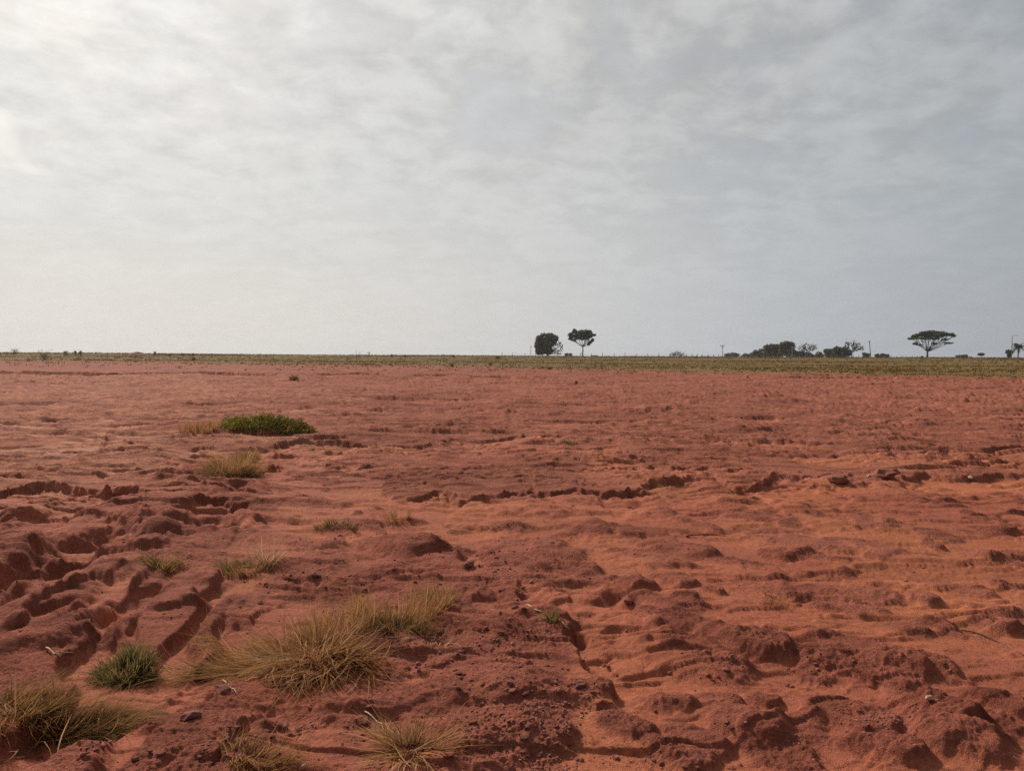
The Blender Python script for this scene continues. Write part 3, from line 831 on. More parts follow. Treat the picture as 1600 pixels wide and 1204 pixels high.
tree('small_tree', 1575.5, 290, 560.4, [(-1.5, 9, 3, 3), (2, 8, 2.5, 3), (0, 4, 2.5, 2.5)], 'small upright tree left of the lamp pole beside the palm', fork=3, trunk_r=.12, dens=1.4, leaf=.24)


def palm(px, dist, base_up):
    d = ray(px, 602); hy = math.hypot(d.x, d.y); x, y = d.x / hy * dist, d.y / hy * dist
    zg = H(x, y); k = dist / F
    rv = ray(px, base_up); up = EYE + rv.z / math.hypot(rv.x, rv.y) * dist - zg
    e = empty('palm_tree', (x, y, zg))
    tag(e, 'palm tree with drooping feathery fronds at the far right of the horizon', 'palm tree')
    top = Vector((0, 0, up + 15 * k))
    join_tubes('trunk', [(curve_pts((0, 0, -.2), top, 0, .01, 6), .2, .15, 6)], M_BARK, e)
    for i in range(17):
        a = i * 2.4; el = (1.35 - (i / 17) * 1.75)
        L_ = 10.5 * k * random.uniform(.85, 1.1)
        V, Fq = [], []
        n = 9; pts = []
        p = top.copy(); t = el
        for j in range(n):
            pts.append(p.copy()); st = L_ / (n - 1)
            p = p + Vector((math.sin(a) * math.cos(t), math.cos(a) * math.cos(t), math.sin(t))) * st
            t -= .13 + .05 * j * .5
        side = Vector((math.cos(a), -math.sin(a), 0))
        for j in range(1, n):
            w = .62 * math.sin(math.pi * (j / n) ** .6) + .08
            dirv = (pts[j] - pts[j - 1]).normalized()
            for s_ in (-1, 1):
                for h_ in (0, .5):
                    q = pts[j - 1].lerp(pts[j], h_)
                    b0 = len(V)
                    V += [q, q + dirv * .16, q + dirv * .35 + side * s_ * w + Vector((0, 0, -.35 * w)), q + dirv * .25 + side * s_ * w * .95 + Vector((0, 0, -.4 * w))]
                    Fq.append((b0, b0 + 1, b0 + 2, b0 + 3))
        tv, tf = tube(pts, .035, .012, 4)
        b0 = len(V); V += tv; Fq += [tuple(i_ + b0 for i_ in q) for q in tf]
        link('frond', mesh_np('frond', np.array([list(v) for v in V]), np.array(Fq), M_LEAF, False, None, np.repeat(pick({'dark': 1}, 1), len(V), axis=0)), e)


palm(1589.5, 285, 560.5)


# ---- poles and the fence along the crest
def pole(name, px, dist, base_up, top_up, label, lean=0.0, arms=(), mat=M_POST, r=.13, lamp=False):
    d = ray(px, 602); hy = math.hypot(d.x, d.y); x, y = d.x / hy * dist, d.y / hy * dist
    zg = H(x, y); k = dist / F
    rv = ray(px, base_up); up = EYE + rv.z / math.hypot(rv.x, rv.y) * dist - zg
    h = up + (base_up - top_up) * k
    e = empty(name, (x, y, zg)); e.rotation_euler = (0, 0, -math.atan2(x, y)); tag(e, label, 'utility pole')
    join_tubes('shaft', [(curve_pts((0, 0, -.4), (lean * k, 0, h), 0, 0, 3), r, r * .7, 6)], mat, e)
    for (dz_, half, off) in arms:
        V = [Vector((sx * half + off + lean * k, sy * .06 - .12, h - dz_ + sz * .06)) for sx in (-1, 1) for sy in (-1, 1) for sz in (-1, 1)]
        Fq = [(0, 1, 3, 2), (4, 6, 7, 5), (0, 4, 5, 1), (2, 3, 7, 6), (0, 2, 6, 4), (1, 5, 7, 3)]
        cr = link('crossarm', mesh_np('crossarm', np.array([list(v) for v in V]), np.array(Fq), M_POST), e)
        for sx in (-.85, 0, .85):
            join_tubes('insulator', [(curve_pts((sx * half + off + lean * k, -.12, h - dz_ + .06), (sx * half + off + lean * k, -.12, h - dz_ + .28), 0, 0, 3), .06, .05, 6)], M_CONC, cr)
    if lamp:
        join_tubes('lamp_arm', [(curve_pts((lean * k, 0, h), (lean * k + .95, -.3, h + .12), .08, 0, 5), .05, .04, 6)], M_POST, e)
        join_tubes('lamp_head', [(curve_pts((lean * k + .85, -.3, h + .12), (lean * k + 1.4, -.45, h + .1), 0, 0, 3), .12, .08, 6)], M_CONC, e)
    return e


pole('utility_pole', 829, 300, 556.5, 540, 'thin pale pole just left of the broad round tree', r=.13, arms=((.35, .35, 0),), mat=M_CONC)
pole('utility_pole', 1128, 270, 557.8, 539, 'pole with short crossarms left of the horizon grove', r=.12, arms=((.35, .85, 0), (.8, .5, 0)))
pole('utility_pole', 1237, 262, 558.9, 543.5, 'thin pale pole standing in front of the tallest grove tree', r=.11, mat=M_CONC, arms=((.15, .25, 0),))
pole('utility_pole', 1360, 265, 559.6, 534.5, 'leaning dark pole between the bare tree and the two small bushes', lean=-2.6, r=.15, arms=((.3, .4, 0),))
pole('lamp_pole', 1579.5, 275, 560.4, 530.5, 'tall thin pole with a short side arm left of the palm', r=.12, lamp=True)


def fence():
    d0 = 262.0
    pts = []
    px = 784.0
    while px < 1640:
        pts.append(px); px += 8.4 if px > 1030 else 17.5
    e0 = None; tops = []; posts = []
    protos = []
    for v in range(4):
        V, Fq = tube(curve_pts((0, 0, -.3), (random.uniform(-.06, .06), random.uniform(-.06, .06), 1.35), 0, .01, 4), .085, .07, 6)
        protos.append(mesh_np('post', np.array([list(a) for a in V]), np.array(Fq), M_POST, True))
    for i, px in enumerate(pts):
        d = ray(px + random.uniform(-.8, .8), 602); y = d0 - 6 + 2.5 * math.sin(px * .01); x = d.x / d.y * y
        z = H(x, y)
        if e0 is None:
            e0 = empty('wire_fence', (x, y, z)); tag(e0, 'long wire fence on thin wooden posts along the crest of the field', 'fence')
        o = link('post', protos[i % 4], e0, Vector((x, y, z)) - e0.location)
        hs = random.uniform(.82, 1.18); o.scale = (random.uniform(.9, 1.4), 1, hs)
        o.rotation_euler = (random.uniform(-.04, .04), random.uniform(-.05, .05), 0)
        tops.append(Vector((x, y, z)) - e0.location)
    for h in (.35, .7, 1.05):
        join_tubes('wire', [([t + Vector((0, -.09, h)) for t in tops], .010, .010, 4)], M_WIRE, e0)


fence()


# ---- weeds along the left crest and in the pasture
def weed(px, py_base, h_px, w_px, label, kind='leafy', dist=None, mix=None, name='field_weed'):
    if dist is None:
        o = hit(px, py_base); dist = math.hypot(o.x, o.y)
    else:
        d = ray(px, 602); hy = math.hypot(d.x, d.y); o = Vector((d.x / hy * dist, d.y / hy * dist, 0)); o.z = H(o.x, o.y)
        rv = ray(px, py_base); up_ = EYE + rv.z / math.hypot(rv.x, rv.y) * dist - o.z
        h_px = h_px + max(0, up_) / (dist / F)
    k = dist / F; h = h_px * k; w = w_px * k
    e = empty(name, o); tag(e, label, 'weed')
    tb = []; VV = []
    n = {'leafy': 9, 'spire': 3, 'stalks': 8}[kind]
    for i in range(n):
        a = random.uniform(0, 6.28); rr = random.uniform(.1, .5) * w
        tip = Vector((math.cos(a) * rr, math.sin(a) * rr, h * random.uniform(.6, 1.0)))
        if i == 0: tip = Vector((0, 0, h))
        tb.append((curve_pts((0, 0, -.05), tip, .03, .05, 4), .022, .01, 4))
        m = {'leafy': 34, 'spire': 40, 'stalks': 12}[kind]
        f = R.uniform(.15, 1, m) if kind != 'stalks' else np.r_[R.uniform(0, .35, m // 2), R.uniform(.88, 1, m - m // 2)]
        p = np.array([list(tip * ff) for ff in f])
        sp = (w * .5 * (1.15 - f) if kind == 'spire' else (w * .22 if kind == 'leafy' else .16))
        p += R.normal(0, 1, (m, 3)) * np.array([1, 1, .6]) * (np.asarray(sp).reshape(-1, 1) if np.ndim(sp) else sp) * .6
        VV.append(p)
    C_ = np.vstack(VV); m = len(C_)
    s_ = max(.07, .55 * k) * R.uniform(.5, 1.2, (m, 1))
    a = R.normal(0, 1, (m, 3)); a /= np.linalg.norm(a, axis=1)[:, None]
    b = np.cross(a, R.normal(0, 1, (m, 3))); b /= np.linalg.norm(b, axis=1)[:, None]
    V = np.stack([C_ - a * s_, C_ - b * s_ * .5, C_ + a * s_, C_ + b * s_ * .5], 1).reshape(-1, 3)
    V[:, 2] = np.maximum(V[:, 2], .02)
    join_tubes('stem', tb, M_BARK, e)
    link('leaves', mesh_np('leaves', V, np.arange(m * 4).reshape(m, 4), M_LEAF, False, None, np.repeat(pick(mix or {'dark': .6, 'olive': .4}, m), 4, axis=0)), e)


weed(22, 553, 7, 12, 'small dark weed poking above the crest at the far left')
weed(66, 558, 11, 26, 'wide pale bush with thin seed stalks on the left crest', 'stalks', mix={'olive': .7, 'green': .3})
weed(70, 562, 8, 18, 'dark green weed below the bush with thin seed stalks', mix={'dark': .5, 'olive': .5})
weed(103, 554, 5, 10, 'low pale green weed on the crest left of the two dark ones', mix={'olive': .7, 'green': .3})
weed(117.5, 553.5, 5, 4, 'left and smaller of two dark upright weeds on the left crest', 'leafy')
weed(125, 554, 6, 5, 'right and darker of two upright weeds on the left crest', 'leafy', mix={'dark': 1})
weed(242, 555.5, 6, 4, 'single small weed right of the low earth hump on the crest')
weed(265, 556, 3.5, 8, 'flat dark weed on the crest right of the earth hump')
weed(286, 556, 4, 8, 'low dark weed, first from the left of a pair right of the earth hump')
weed(301, 556, 4, 7, 'low dark weed, second from the left of a pair right of the earth hump')
weed(331, 556, 4, 3, 'thin upright dry weed on the crest above the green patch', 'spire')
weed(557, 568, 21, 14, 'tall dark pointed weed rising above the crest left of centre', 'spire', mix={'dark': .8, 'brown': .2})
weed(577, 556.5, 7, 6, 'thin bare stalks on the crest right of the pointed weed', 'stalks', mix={'brown': 1})
weed(612, 557, 3.5, 5, 'low dark weed on the crest between the pointed weed and the centre')
weed(633, 557, 2.5, 5, 'tiny flat dark weed on the crest near the centre')
weed(709, 558, 4, 6, 'pale green weed on the crest left of the round dark one', mix={'olive': 1})
weed(777, 560, 4, 10, 'dark rounded weed on the crest left of the thin pale pole', mix={'dark': 1})
weed(706, 573, 7, 12, 'brown-green weed standing in the pasture below the crest near the centre', mix={'olive': .5, 'brown': .5})
weed(766, 571, 5, 9, 'dim brown weed in the pasture right of the brown-green one', mix={'olive': .4, 'brown': .6})
weed(859, 577, 4, 9, 'small brown weed in the pasture below the broad tree', mix={'brown': .6, 'olive': .4})
weed(302, 564, 6, 9, 'dull green weed in the pasture left of centre', mix={'olive': .8, 'dark': .2})
weed(1440, 560.5, 4, 5, 'tiny weed at the foot of the umbrella tree')
weed(460, 594, 5, 22, 'low grey-green plant on the red earth in front of the pasture', mix={'olive': .7, 'brown': .3}, name='low_plant')
tuft('green_sprout', 893, 694, [dict(n=60, spread=(.10, .06), len=.16, tilt=.5, droop=.5, w=.010, mix={'green': .5, 'olive': .5})], 'tiny green sprout at the end of a thin ledge in the middle distance', 'weed')
weed(900, 600, 5, 2.5, 'thin grey stalk standing on the red plain below the tall tree', 'spire', mix={'olive': 1}, name='dry_stalk')


# low earth hump on the left crest
def hump():
    o = hit(215, 556); k = math.hypot(o.x, o.y) / F
    n, m = 10, 22; V, Fq = [], []
    for i in range(n):
        f = i / (n - 1)
        for j in range(m):
            a = 2 * math.pi * j / m; rr = f * (1 + .12 * math.sin(3 * a + 1))
            V.append((math.cos(a) * rr * 17 * k, math.sin(a) * rr * 2.2, (1 - f * f) ** 1.2 * 5.2 * k * (1 + .2 * math.sin(a * 2)) - .08))
    for i in range(n - 1):
        for j in range(m): Fq.append((i * m + j, i * m + (j + 1) % m, (i + 1) * m + (j + 1) % m, (i + 1) * m + j))
    me = mesh_np('earth_hump', np.array(V), np.array(Fq)[:, ::-1], M_CLOD, True)
    ob = link('earth_hump', me, None, o); tag(ob, 'low dark earth hump on the left crest with weeds on top', 'earth mound')


hump()


def pasture():
    """thin dry grass over the far field, nobody could count it"""
    n = 52000
    r = 60 + (256 - 60) * R.uniform(0, 1, n) ** .75
    a = np.radians(R.uniform(-40, 40, n))
    x, y = r * np.sin(a), r * np.cos(a)
    z, sm, fd, ro, du, fo = ground(x, y, True)
    pat = fbm(x * .06, y * .06, 203, 3)
    keep = (R.uniform(0, 1, n) < fd * np.clip(.75 + 1.2 * pat, .1, 1) + .006)
    x, y, z, r = x[keep], y[keep], z[keep], r[keep]; n = len(x)
    VV = []
    col = pick({'olive': .56, 'brown': .12, 'green': .32}, n) * np.array([.85, .80, .7])
    for j in range(4):
        az = R.uniform(0, 6.28, n); h = R.uniform(.06, .22, n) * (1 + .8 * (r > 215)); w = .05 + r * .0004
        ox, oy = R.normal(0, .16, n), R.normal(0, .16, n)
        lx, ly = R.normal(0, .3, n) * h, R.normal(0, .3, n) * h
        c, s_ = np.cos(az) * w, np.sin(az) * w
        VV.append(np.stack([np.c_[x + ox - c, y + oy - s_, z - .03], np.c_[x + ox + c, y + oy + s_, z - .03], np.c_[x + ox + lx, y + oy + ly, z + h]], 1))
    V = np.concatenate(VV, 0).reshape(-1, 3)
    C = np.repeat(np.concatenate([col] * 4), 3, axis=0)
    me = mesh_np('pasture_grass', V, np.arange(len(V)).reshape(-1, 3), M_BLADE, False, None, C)
    o = link('pasture_grass', me); tag(o, 'thin dry olive grass over the far pasture below the crest', 'grass', kind='stuff')


pasture()

# ---- the green patch in the middle distance
def green_patch():
    o = hit(403, 674); k = math.hypot(o.x, o.y) / F
    e = empty('green_shrub', o); tag(e, 'low spreading bright green leafy shrub on the bare red plain, left of centre', 'shrub')
    n = 5200
    hw = 71 * k
    a = R.uniform(0, 2 * np.pi, n); rr = np.sqrt(R.uniform(0, 1, n))
    x = np.cos(a) * rr * hw; y = .55 + np.sin(a) * rr * .62
    prof = np.sqrt(np.clip(1 - rr ** 2.6, 0, 1))
    lump = .78 + .6 * pn(x * 3.4 + 5, y * 3.4, 301) + .7 * pn(x * 9, y * 9, 302) + R.normal(0, .10, n)
    hz = 22 * k * prof * lump * (1 - .28 * sstep(.1, 1, x / hw)) * (1 + .05 * np.sin(x * 5))
    z = hz * R.uniform(0, 1, n) ** .35 + ground(o.x + x, o.y + y) - o.z
    P_ = np.c_[x, y, z] + R.normal(0, 1, (n, 3)) * np.array([.05, .05, .018]); P_[:, 2] = np.maximum(P_[:, 2], ground(o.x + P_[:, 0], o.y + P_[:, 1]) - o.z + .01)
    d = R.normal(0, 1, (n, 3)) + np.array([0, 0, .5]); d /= np.linalg.norm(d, axis=1)[:, None]
    b = np.cross(d, R.normal(0, 1, (n, 3))); b /= np.linalg.norm(b, axis=1)[:, None]
    s_ = R.uniform(.016, .05, (n, 1))
    V = np.stack([P_ - d * s_, P_ - b * s_ * .42, P_ + d * s_, P_ + b * s_ * .42], 1).reshape(-1, 3)
    c = pick({'green': .58, 'olive': .34, 'dark': .08}, n) * np.array([1.45, 1.15, .9])
    lit_left = (sstep(.2, -.9, x / hw) if False else np.clip(.5 - x / hw * .6, 0, 1)) * R.uniform(0, 1, n)  # sunlit side put into leaf colour: lighter, yellower towards the left
    c = c * (1 - lit_left[:, None] * .7) + np.array([.30, .36, .06]) * lit_left[:, None] * .7
    link('foliage', mesh_np('foliage', V, np.arange(n * 4).reshape(n, 4), M_LEAF, False, None, np.repeat(c, 4, axis=0)), e)
    tb = []
    for i in range(60):
        a_ = random.uniform(0, 6.28); q = random.uniform(.2, .95)
        x0, y0 = math.cos(a_) * q * hw * .5, .55 + math.sin(a_) * .3 * q
        x1, y1 = math.cos(a_) * q * hw, .55 + math.sin(a_) * .58 * q
        tb.append((curve_pts((x0, y0, 0), (x1, y1, 22 * k * (1 - q * q * .8)), .05, .04, 5), .006, .003, 4))
    join_tubes('stem', tb, M_TWIG, e)


green_patch()

W1 = .0045
tuft('dry_grass_patch', 318, 669, [dict(n=1500, spread=(.50, .40), len=.24, tilt=.35, droop=.5, w=.005, mix={'straw': .45, 'brown': .5, 'pale': .05})],
     'pale brown dry grass fringe at the left end of the green shrub', 'dry grass')
tuft('dry_grass_patch', 350, 744, [dict(n=2600, spread=(.26, .20), dy=.25, len=.33, tilt=1.0, droop=.9, w=.005, mix={'olive': .30, 'brown': .45, 'dark': .15, 'straw': .10}),
                                   dict(n=900, spread=(.36, .22), dx=-.05, dy=.5, len=.34, tilt=.5, droop=.6, w=.005, mix={'straw': .7, 'brown': .3})],
     'dome of olive-brown grass just below the green shrub', 'grass tuft')
tuft('dry_grass_patch', 386, 722, [dict(n=700, spread=(.14, .12), len=.28, tilt=.5, droop=.8, w=.005, mix={'brown': .6, 'straw': .3, 'dark': .1})],
     'small brown grass tuft behind the olive-brown dome on its right', 'grass tuft')
tuft('grass_tuft', 252, 886, [dict(n=420, spread=(.13, .08), len=.17, tilt=1.0, droop=.6, mix={'olive': .45, 'green': .15, 'dark': .2, 'straw': .2})],
     'small sparse green tuft on the ridge above the sandy runnels')
tuft('grass_tuft', 383, 893, [dict(n=700, spread=(.19, .14), len=.15, tilt=1.0, tilt_sd=.4, droop=.8, mix={'olive': .45, 'green': .08, 'dark': .2, 'straw': .2, 'brown': .2}),
                              dict(n=130, spread=(.1, .08), dx=.10, dy=.15, len=.26, tilt=.9, droop=.5, mix={'pale': 1}),
                              dict(n=260, spread=(.07, .05), dx=-.17, dy=.12, len=.12, tilt=.9, droop=.6, mix={'dark': .6, 'olive': .4})],
     'dark green tuft with pale straws sticking out, above the big dry clump')
tuft('grass_tuft', 527, 822, [dict(n=320, spread=(.20, .07), len=.10, tilt=.7, droop=.6, mix={'green': .5, 'olive': .4, 'straw': .1})],
     'thin flat streak of short green grass left of the centre mound')
tuft('grass_tuft', 622, 812, [dict(n=160, spread=(.10, .07), len=.16, tilt=.6, droop=.7, mix={'olive': .5, 'brown': .3, 'straw': .2})],
     'wispy brown-green tuft on top of the centre mound')
# the big clump
tuft('grass_clump', 480, 1030, [
    dict(n=720, spread=(.21, .16), dy=.10, len=.24, tilt=1.15, tilt_sd=.4, droop=.6, flat=.7, w=.0055, mix={'olive': .12, 'brown': .44, 'straw': .34, 'dark': .10}),
    dict(n=420, spread=(.26, .10), dx=.08, dy=-.06, len=.36, tilt=1.15, droop=.8, flat=1, lean=165, lean_k=.55, az_sd=.8, w=.0065, mix={'straw': .5, 'pale': .3, 'brown': .2}),
    dict(n=600, spread=(.26, .07), dx=-.30, dy=.04, rot=.3, len=.36, tilt=1.42, tilt_sd=.12, droop=.15, flat=1, lean=-112, lean_k=.9, az_sd=.22, w=.004, mix={'olive': .3, 'brown': .3, 'straw': .4}),
    dict(n=450, spread=(.24, .12), dx=.02, dy=.38, len=.17, tilt=.5, droop=.4, w=.0032, mix={'brown': .7, 'straw': .3}),
    dict(n=500, spread=(.40, .12), dx=.15, dy=.60, len=.20, tilt=.5, droop=.4, w=.003, mix={'straw': .8, 'brown': .2}),
    dict(n=600, spread=(.34, .14), dx=-.25, dy=.30, len=.24, tilt=1.3, droop=.3, flat=1, lean=-95, lean_k=.6, w=.0032, mix={'straw': .85, 'olive': .15}),
    dict(n=160, spread=(.28, .16), dx=.05, dy=-.10, len=.22, tilt=1.35, droop=.4, flat=1, lean=175, lean_k=.5, az_sd=.8, w=.008, mix={'pale': .8, 'straw': .2})],
     'largest clump of dry sprawling grass in the foreground, swept down to the left', 'grass clump')
tuft('grass_clump', 618, 990, [
    dict(n=850, spread=(.18, .12), dy=.10, len=.19, tilt=1.0, tilt_sd=.35, droop=.7, flat=.6, w=.004, mix={'olive': .42, 'green': .10, 'brown': .30, 'dark': .18}),
    dict(n=450, spread=(.26, .10), dx=-.02, dy=.34, len=.21, tilt=.55, droop=.5, w=.003, mix={'straw': .85, 'brown': .15}),
    dict(n=45, spread=(.12, .06), dx=.18, dy=-.03, len=.16, tilt=1.3, droop=.3, flat=1, w=.006, mix={'pale': 1})],
     'smaller olive clump joined to the right side of the largest dry clump', 'grass clump')
tuft('grass_tuft', 692, 943, [dict(n=420, spread=(.12, .07), len=.18, tilt=.9, droop=.6, mix={'olive': .4, 'brown': .4, 'straw': .2})],
     'small tuft at the upper right tip of the largest clump')
tuft('grass_tuft', 196, 1066, [dict(n=1500, spread=(.14, .08), dy=.03, len=.12, tilt=.75, tilt_sd=.4, droop=.6, w=.005, mix={'green': .35, 'dark': .20, 'olive': .45})],
     'compact dark green tuft on the bank left of the largest clump')
tuft('grass_clump', 60, 1150, [
    dict(n=1300, spread=(.28, .10), dy=.10, len=.24, tilt=1.25, tilt_sd=.2, droop=.35, flat=.9, lean=75, lean_k=.6, az_sd=.4, w=.004, mix={'olive': .55, 'brown': .3, 'straw': .15}),
    dict(n=800, spread=(.22, .09), dx=.10, dy=.06, len=.28, tilt=1.35, tilt_sd=.15, droop=.3, flat=1, lean=70, lean_k=.85, az_sd=.25, w=.004, mix={'olive': .5, 'brown': .4, 'dark': .1}),
    dict(n=600, spread=(.3, .12), dx=-.22, dy=-.02, len=.19, tilt=1.1, droop=.6, flat=.7, w=W1, mix={'olive': .7, 'straw': .3}),
    dict(n=55, spread=(.25, .12), dy=-.03, len=.24, tilt=1.1, droop=.6, w=.006, mix={'pale': .7, 'straw': .3})],
     'long matted olive grass in the lower left corner, combed to the right', 'grass clump')
tuft('grass_clump', 634, 1188, [
    dict(n=200, spread=(.08, .06), dy=.05, len=.17, tilt=1.3, tilt_sd=.35, droop=.6, flat=.8, w=.0045, mix={'olive': .25, 'brown': .4, 'straw': .35}),
    dict(n=45, spread=(.04, .04), dx=-.06, dy=.12, len=.26, tilt=1.3, droop=.2, flat=1, lean=-50, lean_k=.9, az_sd=.25, w=.006, mix={'straw': .6, 'pale': .4}),
    dict(n=30, spread=(.04, .03), dx=.08, dy=.05, len=.30, tilt=.95, droop=.8, flat=1, lean=100, lean_k=.9, az_sd=.2, w=.006, mix={'straw': .7, 'pale': .3}),
    dict(n=60, spread=(.05, .04), len=.22, tilt=1.3, droop=.4, flat=1, lean=190, lean_k=.5, az_sd=.6, w=.007, mix={'straw': .6, 'pale': .4}),
    dict(n=220, spread=(.06, .05), dy=.10, len=.09, tilt=.3, droop=.3, w=.004, mix={'brown': .9, 'dark': .1})],
     'star-shaped dry clump with long arching straws at the bottom edge of the photo', 'grass clump')
tuft('grass_clump', 395, 1204, [dict(n=420, spread=(.13, .06), dy=.05, len=.16, tilt=1.25, droop=.4, flat=.9, lean=70, lean_k=.5, mix={'olive': .4, 'brown': .35, 'straw': .25})],
     'half-cut dry clump at the bottom edge below the largest clump', 'grass clump')
tuft('grass_sprig', 862, 972, [dict(n=60, spread=(.03, .02), len=.09, tilt=.5, droop=.5, w=.006, mix={'green': .6, 'olive': .4}),
                               dict(n=14, spread=(.03, .02), len=.16, tilt=1.2, droop=.3, lean=-60, lean_k=.9, w=.005, mix={'pale': 1})],
     'little green sprig beside the pale straw on the diagonal bank', 'grass sprig')
tuft('grass_sprig', 1213, 945, [dict(n=70, spread=(.08, .05), len=.13, tilt=.4, droop=.3, w=.003, mix={'brown': .9, 'straw': .1})],
     'faint wisp of fine brown stalks among the right-hand mounds', 'grass sprig')


# ---- straws, twigs, stones
def lying(name, pxs, r, mat, label, cat, lift=.006, ends=0):
    P_ = [hit(*p) for p in pxs]
    o = P_[0].copy()
    tb = []
    dense = []
    for a, b in zip(P_[:-1], P_[1:]):
        for j in range(4): dense.append(a.lerp(b, j / 4))
    dense.append(P_[-1])
    pts = []
    for i, p in enumerate(dense):
        q = p.copy(); q.z = max(q.z, H(q.x, q.y)) + lift * (1 + .8 * math.sin(i * 1.1)); pts.append(q - o)
    tb.append((pts, r, r * .5, 6))
    for j in range(ends):
        b = pts[-1 - j * 2]
        tb.append((curve_pts(b, b + Vector((random.uniform(.02, .07), random.uniform(-.03, .05), random.uniform(.01, .04))), .02, .05, 4), r * .6, r * .25, 6))
    ob = join_tubes(name, tb, mat, None, o)
    tag(ob, label, cat)


lying('straw_stalk', [(72, 1013), (84, 1021), (93, 1029)], .005, M_STRAW, 'thick pale straw lying on the dark bank left of the green tuft', 'straw')
lying('straw_stalk', [(86, 1022), (100, 1023), (116, 1026)], .0035, M_STRAW, 'thinner pale straw crossing the thick one on the left bank', 'straw')
lying('straw_stalk', [(255, 1042), (261, 1047), (267, 1053)], .0035, M_STRAW, 'short pale straw on the sand right of the compact green tuft', 'straw')
lying('straw_stalk', [(348, 1065), (360, 1075), (372, 1088)], .004, M_STRAW, 'pale straw on the sand under the left edge of the largest clump', 'straw')
lying('straw_stalk', [(158, 1108), (163, 1118), (160, 1128), (156, 1138), (150, 1147)], .0035, M_STRAW, 'bent pale stem below the compact green tuft', 'straw', .03)
lying('straw_stalk', [(822, 946), (836, 952), (848, 960)], .004, M_STRAW, 'pale straw leading down to the green sprig', 'straw')
lying('straw_stalk', [(878, 975), (884, 982), (890, 990)], .003, M_STRAW, 'short pale straw below the green sprig', 'straw')
lying('straw_stalk', [(570, 1115), (590, 1128), (612, 1142)], .0035, M_STRAW, 'pale straw slanting down to the star-shaped clump', 'straw')
lying('twig', [(1072, 838), (1100, 835), (1120, 836), (1133, 838)], .006, M_TWIG, 'long thin brown twig lying on orange sand below the main ledge', 'twig', .003)
lying('twig', [(1502, 985), (1530, 990), (1560, 1003), (1600, 1025)], .005, M_TWIG, 'long dark root running down to the right edge', 'root', .002, 1)
lying('twig', [(1195, 930), (1205, 933), (1214, 936)], .004, M_TWIG, 'short dark twig beside the faint brown stalks', 'twig')


def rock_mesh(name, mat, seed, sub=1, flat=.65):
    import bmesh
    rr = random.Random(seed); bm = bmesh.new(); bmesh.ops.create_icosphere(bm, subdivisions=sub, radius=1)
    for v in bm.verts:
        k = 1 + rr.uniform(-.28, .28); v.co = Vector((v.co.x * k, v.co.y * k * .85, v.co.z * k * flat))
    me = bpy.data.meshes.new(name); bm.to_mesh(me); bm.free(); me.materials.append(mat); return me


for (px, py, s, lb) in [(830, 910, .016, 'pale cream pebble on orange sand behind the diagonal bank'), (1452, 1093, .018, 'white stone on the slope of a right-hand mound'),
                        (1516, 748, .045, 'pale angular stone under the right end of the main ledge'), (1358, 745, .03, 'small pale stone left of the dark clod on the main ledge'),
                        (801, 1007, .010, 'tiny pale chip on the rough earth above centre bottom'), (908, 1121, .008, 'tiny pale chip near the bottom of the diagonal bank'),
                        (475, 1200, .012, 'pale pebble at the bottom edge left of the star-shaped clump'), (140, 1142, .017, 'pale pebble at the foot of the bent stem')]:
    p = hit(px, py); ob = link('pebble', rock_mesh('pebble', M_PEB, px, 2, .7), None, p + Vector((0, 0, s * .25))); ob.scale = (s, s, s)
    ob.rotation_euler = (0, 0, px); tag(ob, lb, 'stone')
for (px, py, s, lb) in [(1382, 745, .13, 'large dark clod perched on the main ledge at the right'), (1310, 750, .11, 'dark clod at the right end of the middle ledge'),
                        (348, 1078, .035, 'grey-green clod caught in the left edge of the largest clump'), (982, 941, .035, 'rounded clod alone in orange sand between two mounds'),
                        (733, 882, .04, 'flat clod in the runnel right of the centre mound'), (905, 1073, .028, 'clod on the diagonal bank above its lower hollow'),
                        (493, 899, .03, 'lone dark clod on the flat above the largest clump'), (296, 1120, .035, 'flat dark clod on sand below the swept grass')]:
    p = hit(px, py); ob = link('dirt_clod', rock_mesh('dirt_clod', M_CLOD, px, 2, .6), None, p + Vector((0, 0, s * .15))); ob.scale = (s * 1.2, s, s)
    ob.rotation_euler = (0, 0, px); tag(ob, lb, 'clod')
protos = [rock_mesh('dirt_clod', M_CLOD, i, 1, .62) for i in range(8)]
cl_px = [(730, 1020), (770, 990), (640, 1045), (660, 1010), (700, 1060), (760, 1010), (880, 1040), (920, 1060), (860, 1085), (450, 1130), (460, 1150), (440, 1165), (560, 1120),
         (1120, 1200), (1030, 1190), (960, 1180), (780, 1130), (830, 1150), (720, 1140), (600, 1060), (1220, 1078), (540, 900), (560, 925), (430, 930), (390, 945), (370, 1140), (380, 1165), (240, 1180),
         (800, 960), (790, 925), (775, 1075), (885, 1190), (690, 1185), (745, 1165), (640, 870), (410, 1180), (1115, 1055), (990, 870), (1140, 1130)]
i = 0
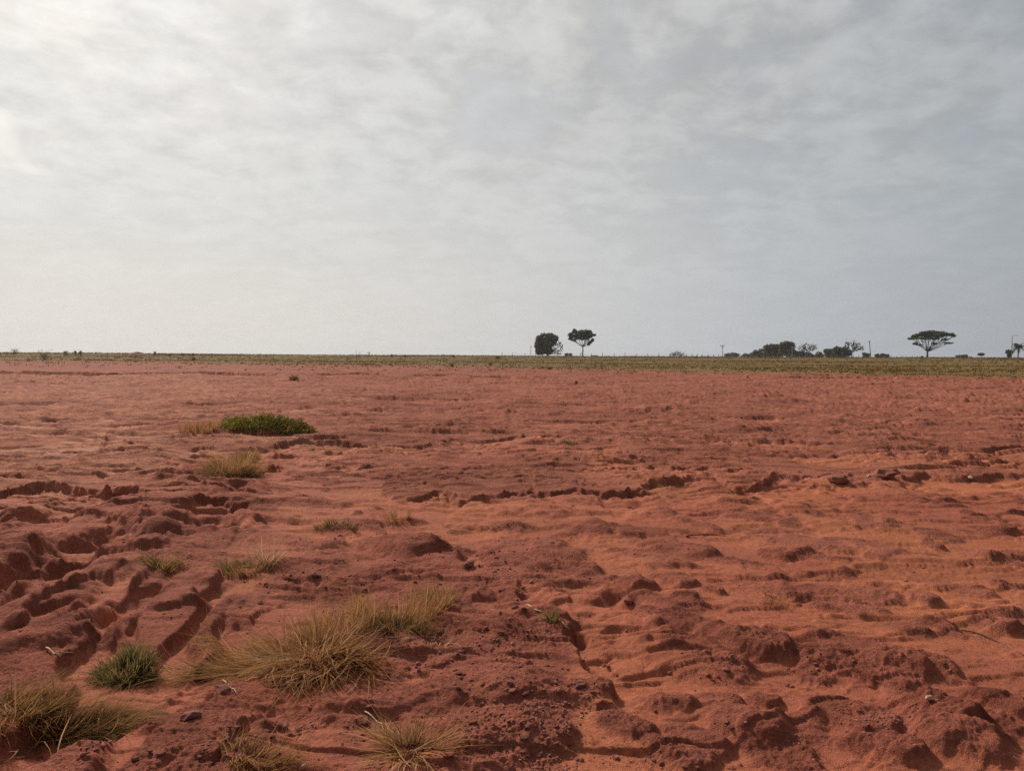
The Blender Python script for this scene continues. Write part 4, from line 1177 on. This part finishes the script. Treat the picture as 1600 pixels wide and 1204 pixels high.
for (px, py) in cl_px:
    for j in range(3):
        qx, qy = px + random.gauss(0, 16), py + random.gauss(0, 11)
        p = hit(qx, min(qy, 1200)); s = random.uniform(.009, .020)
        ob = link('dirt_clod', protos[i % 8], None, p + Vector((0, 0, s * .2))); i += 1
        ob.scale = (s * random.uniform(.8, 1.5), s, s * random.uniform(.7, 1.1)); ob.rotation_euler = (random.uniform(-.4, .4), random.uniform(-.4, .4), random.uniform(0, 6.28))
        if px > 1080: zn = 'on the mounds of the right-hand side'
        elif py < 975 and px < 700: zn = 'on the flat behind the largest grass clump'
        elif py < 1000: zn = 'on the rough rise near the head of the diagonal bank'
        elif px < 500: zn = 'on the sand below the largest grass clump'
        elif px < 720 and py < 1110: zn = 'right of the largest grass clump'
        elif px < 800 and py > 1100: zn = 'between the star-shaped clump and the dark rubble'
        elif px < 930 and py < 1110: zn = 'on the rough rise left of the diagonal bank'
        else: zn = 'on the rough earth along the bottom edge right of centre'
        tag(ob, 'small dark clod ' + zn, 'clod', 'small clods ' + zn)


def crumbs():
    n = 60000
    r = 2.6 / (1 - R.uniform(0, 1, n) * (1 - 2.6 / 24)); a = np.radians(R.uniform(-42, 42, n))
    x, y = r * np.sin(a), r * np.cos(a)
    z, sm, fd, ro, du, fo = ground(x, y, True)
    cl = fbm(x * 1.6, y * 1.6, 401, 3) + .35 * pn(x * 7, y * 7, 402)
    u = to_u(x, y)
    midb = np.exp(-((u - 740) / 260) ** 2) * .35
    keep = R.uniform(0, 1, n) < np.clip(ro * 1.2, .05, 1) * sstep(.10, .60, cl + midb) * (.25 + .75 * fo) + .012
    x, y, z, r = x[keep], y[keep], z[keep], r[keep]; n = len(x)
    t = (1 + 5 ** .5) / 2
    ico = np.array([(-1, t, 0), (1, t, 0), (-1, -t, 0), (1, -t, 0), (0, -1, t), (0, 1, t), (0, -1, -t), (0, 1, -t), (t, 0, -1), (t, 0, 1), (-t, 0, -1), (-t, 0, 1)]) / 1.9
    ICF = np.array([(0, 11, 5), (0, 5, 1), (0, 1, 7), (0, 7, 10), (0, 10, 11), (1, 5, 9), (5, 11, 4), (11, 10, 2), (10, 7, 6), (7, 1, 8), (3, 9, 4), (3, 4, 2), (3, 2, 6), (3, 6, 8), (3, 8, 9), (4, 9, 5), (2, 4, 11), (6, 2, 10), (8, 6, 7), (9, 8, 1)])
    s = R.lognormal(-5.6, .45, n) * (1 + r * .05)
    s = np.minimum(s, .016 + r * .001)
    V = ico[None] * R.uniform(.7, 1.3, (n, 12, 1)) * s[:, None, None] * np.stack([R.uniform(.9, 1.5, n), R.uniform(.7, 1.1, n), R.uniform(.5, .9, n)], -1)[:, None]
    an = R.uniform(0, 6.28, n); c, s_ = np.cos(an)[:, None], np.sin(an)[:, None]
    X = V[..., 0] * c - V[..., 1] * s_ + x[:, None]; Y = V[..., 0] * s_ + V[..., 1] * c + y[:, None]; Z = V[..., 2] + z[:, None] + s[:, None] * .05
    Fq = (ICF[None] + (np.arange(n) * 12)[:, None, None]).reshape(-1, 3)
    print('crumbs', n, len(Fq))
    o = link('soil_crumbs', mesh_np('soil_crumbs', np.stack([X, Y, Z], -1).reshape(-1, 3), Fq, M_CLOD)); tag(o, 'loose crumbs of red soil', 'soil crumbs', kind='stuff')


crumbs()
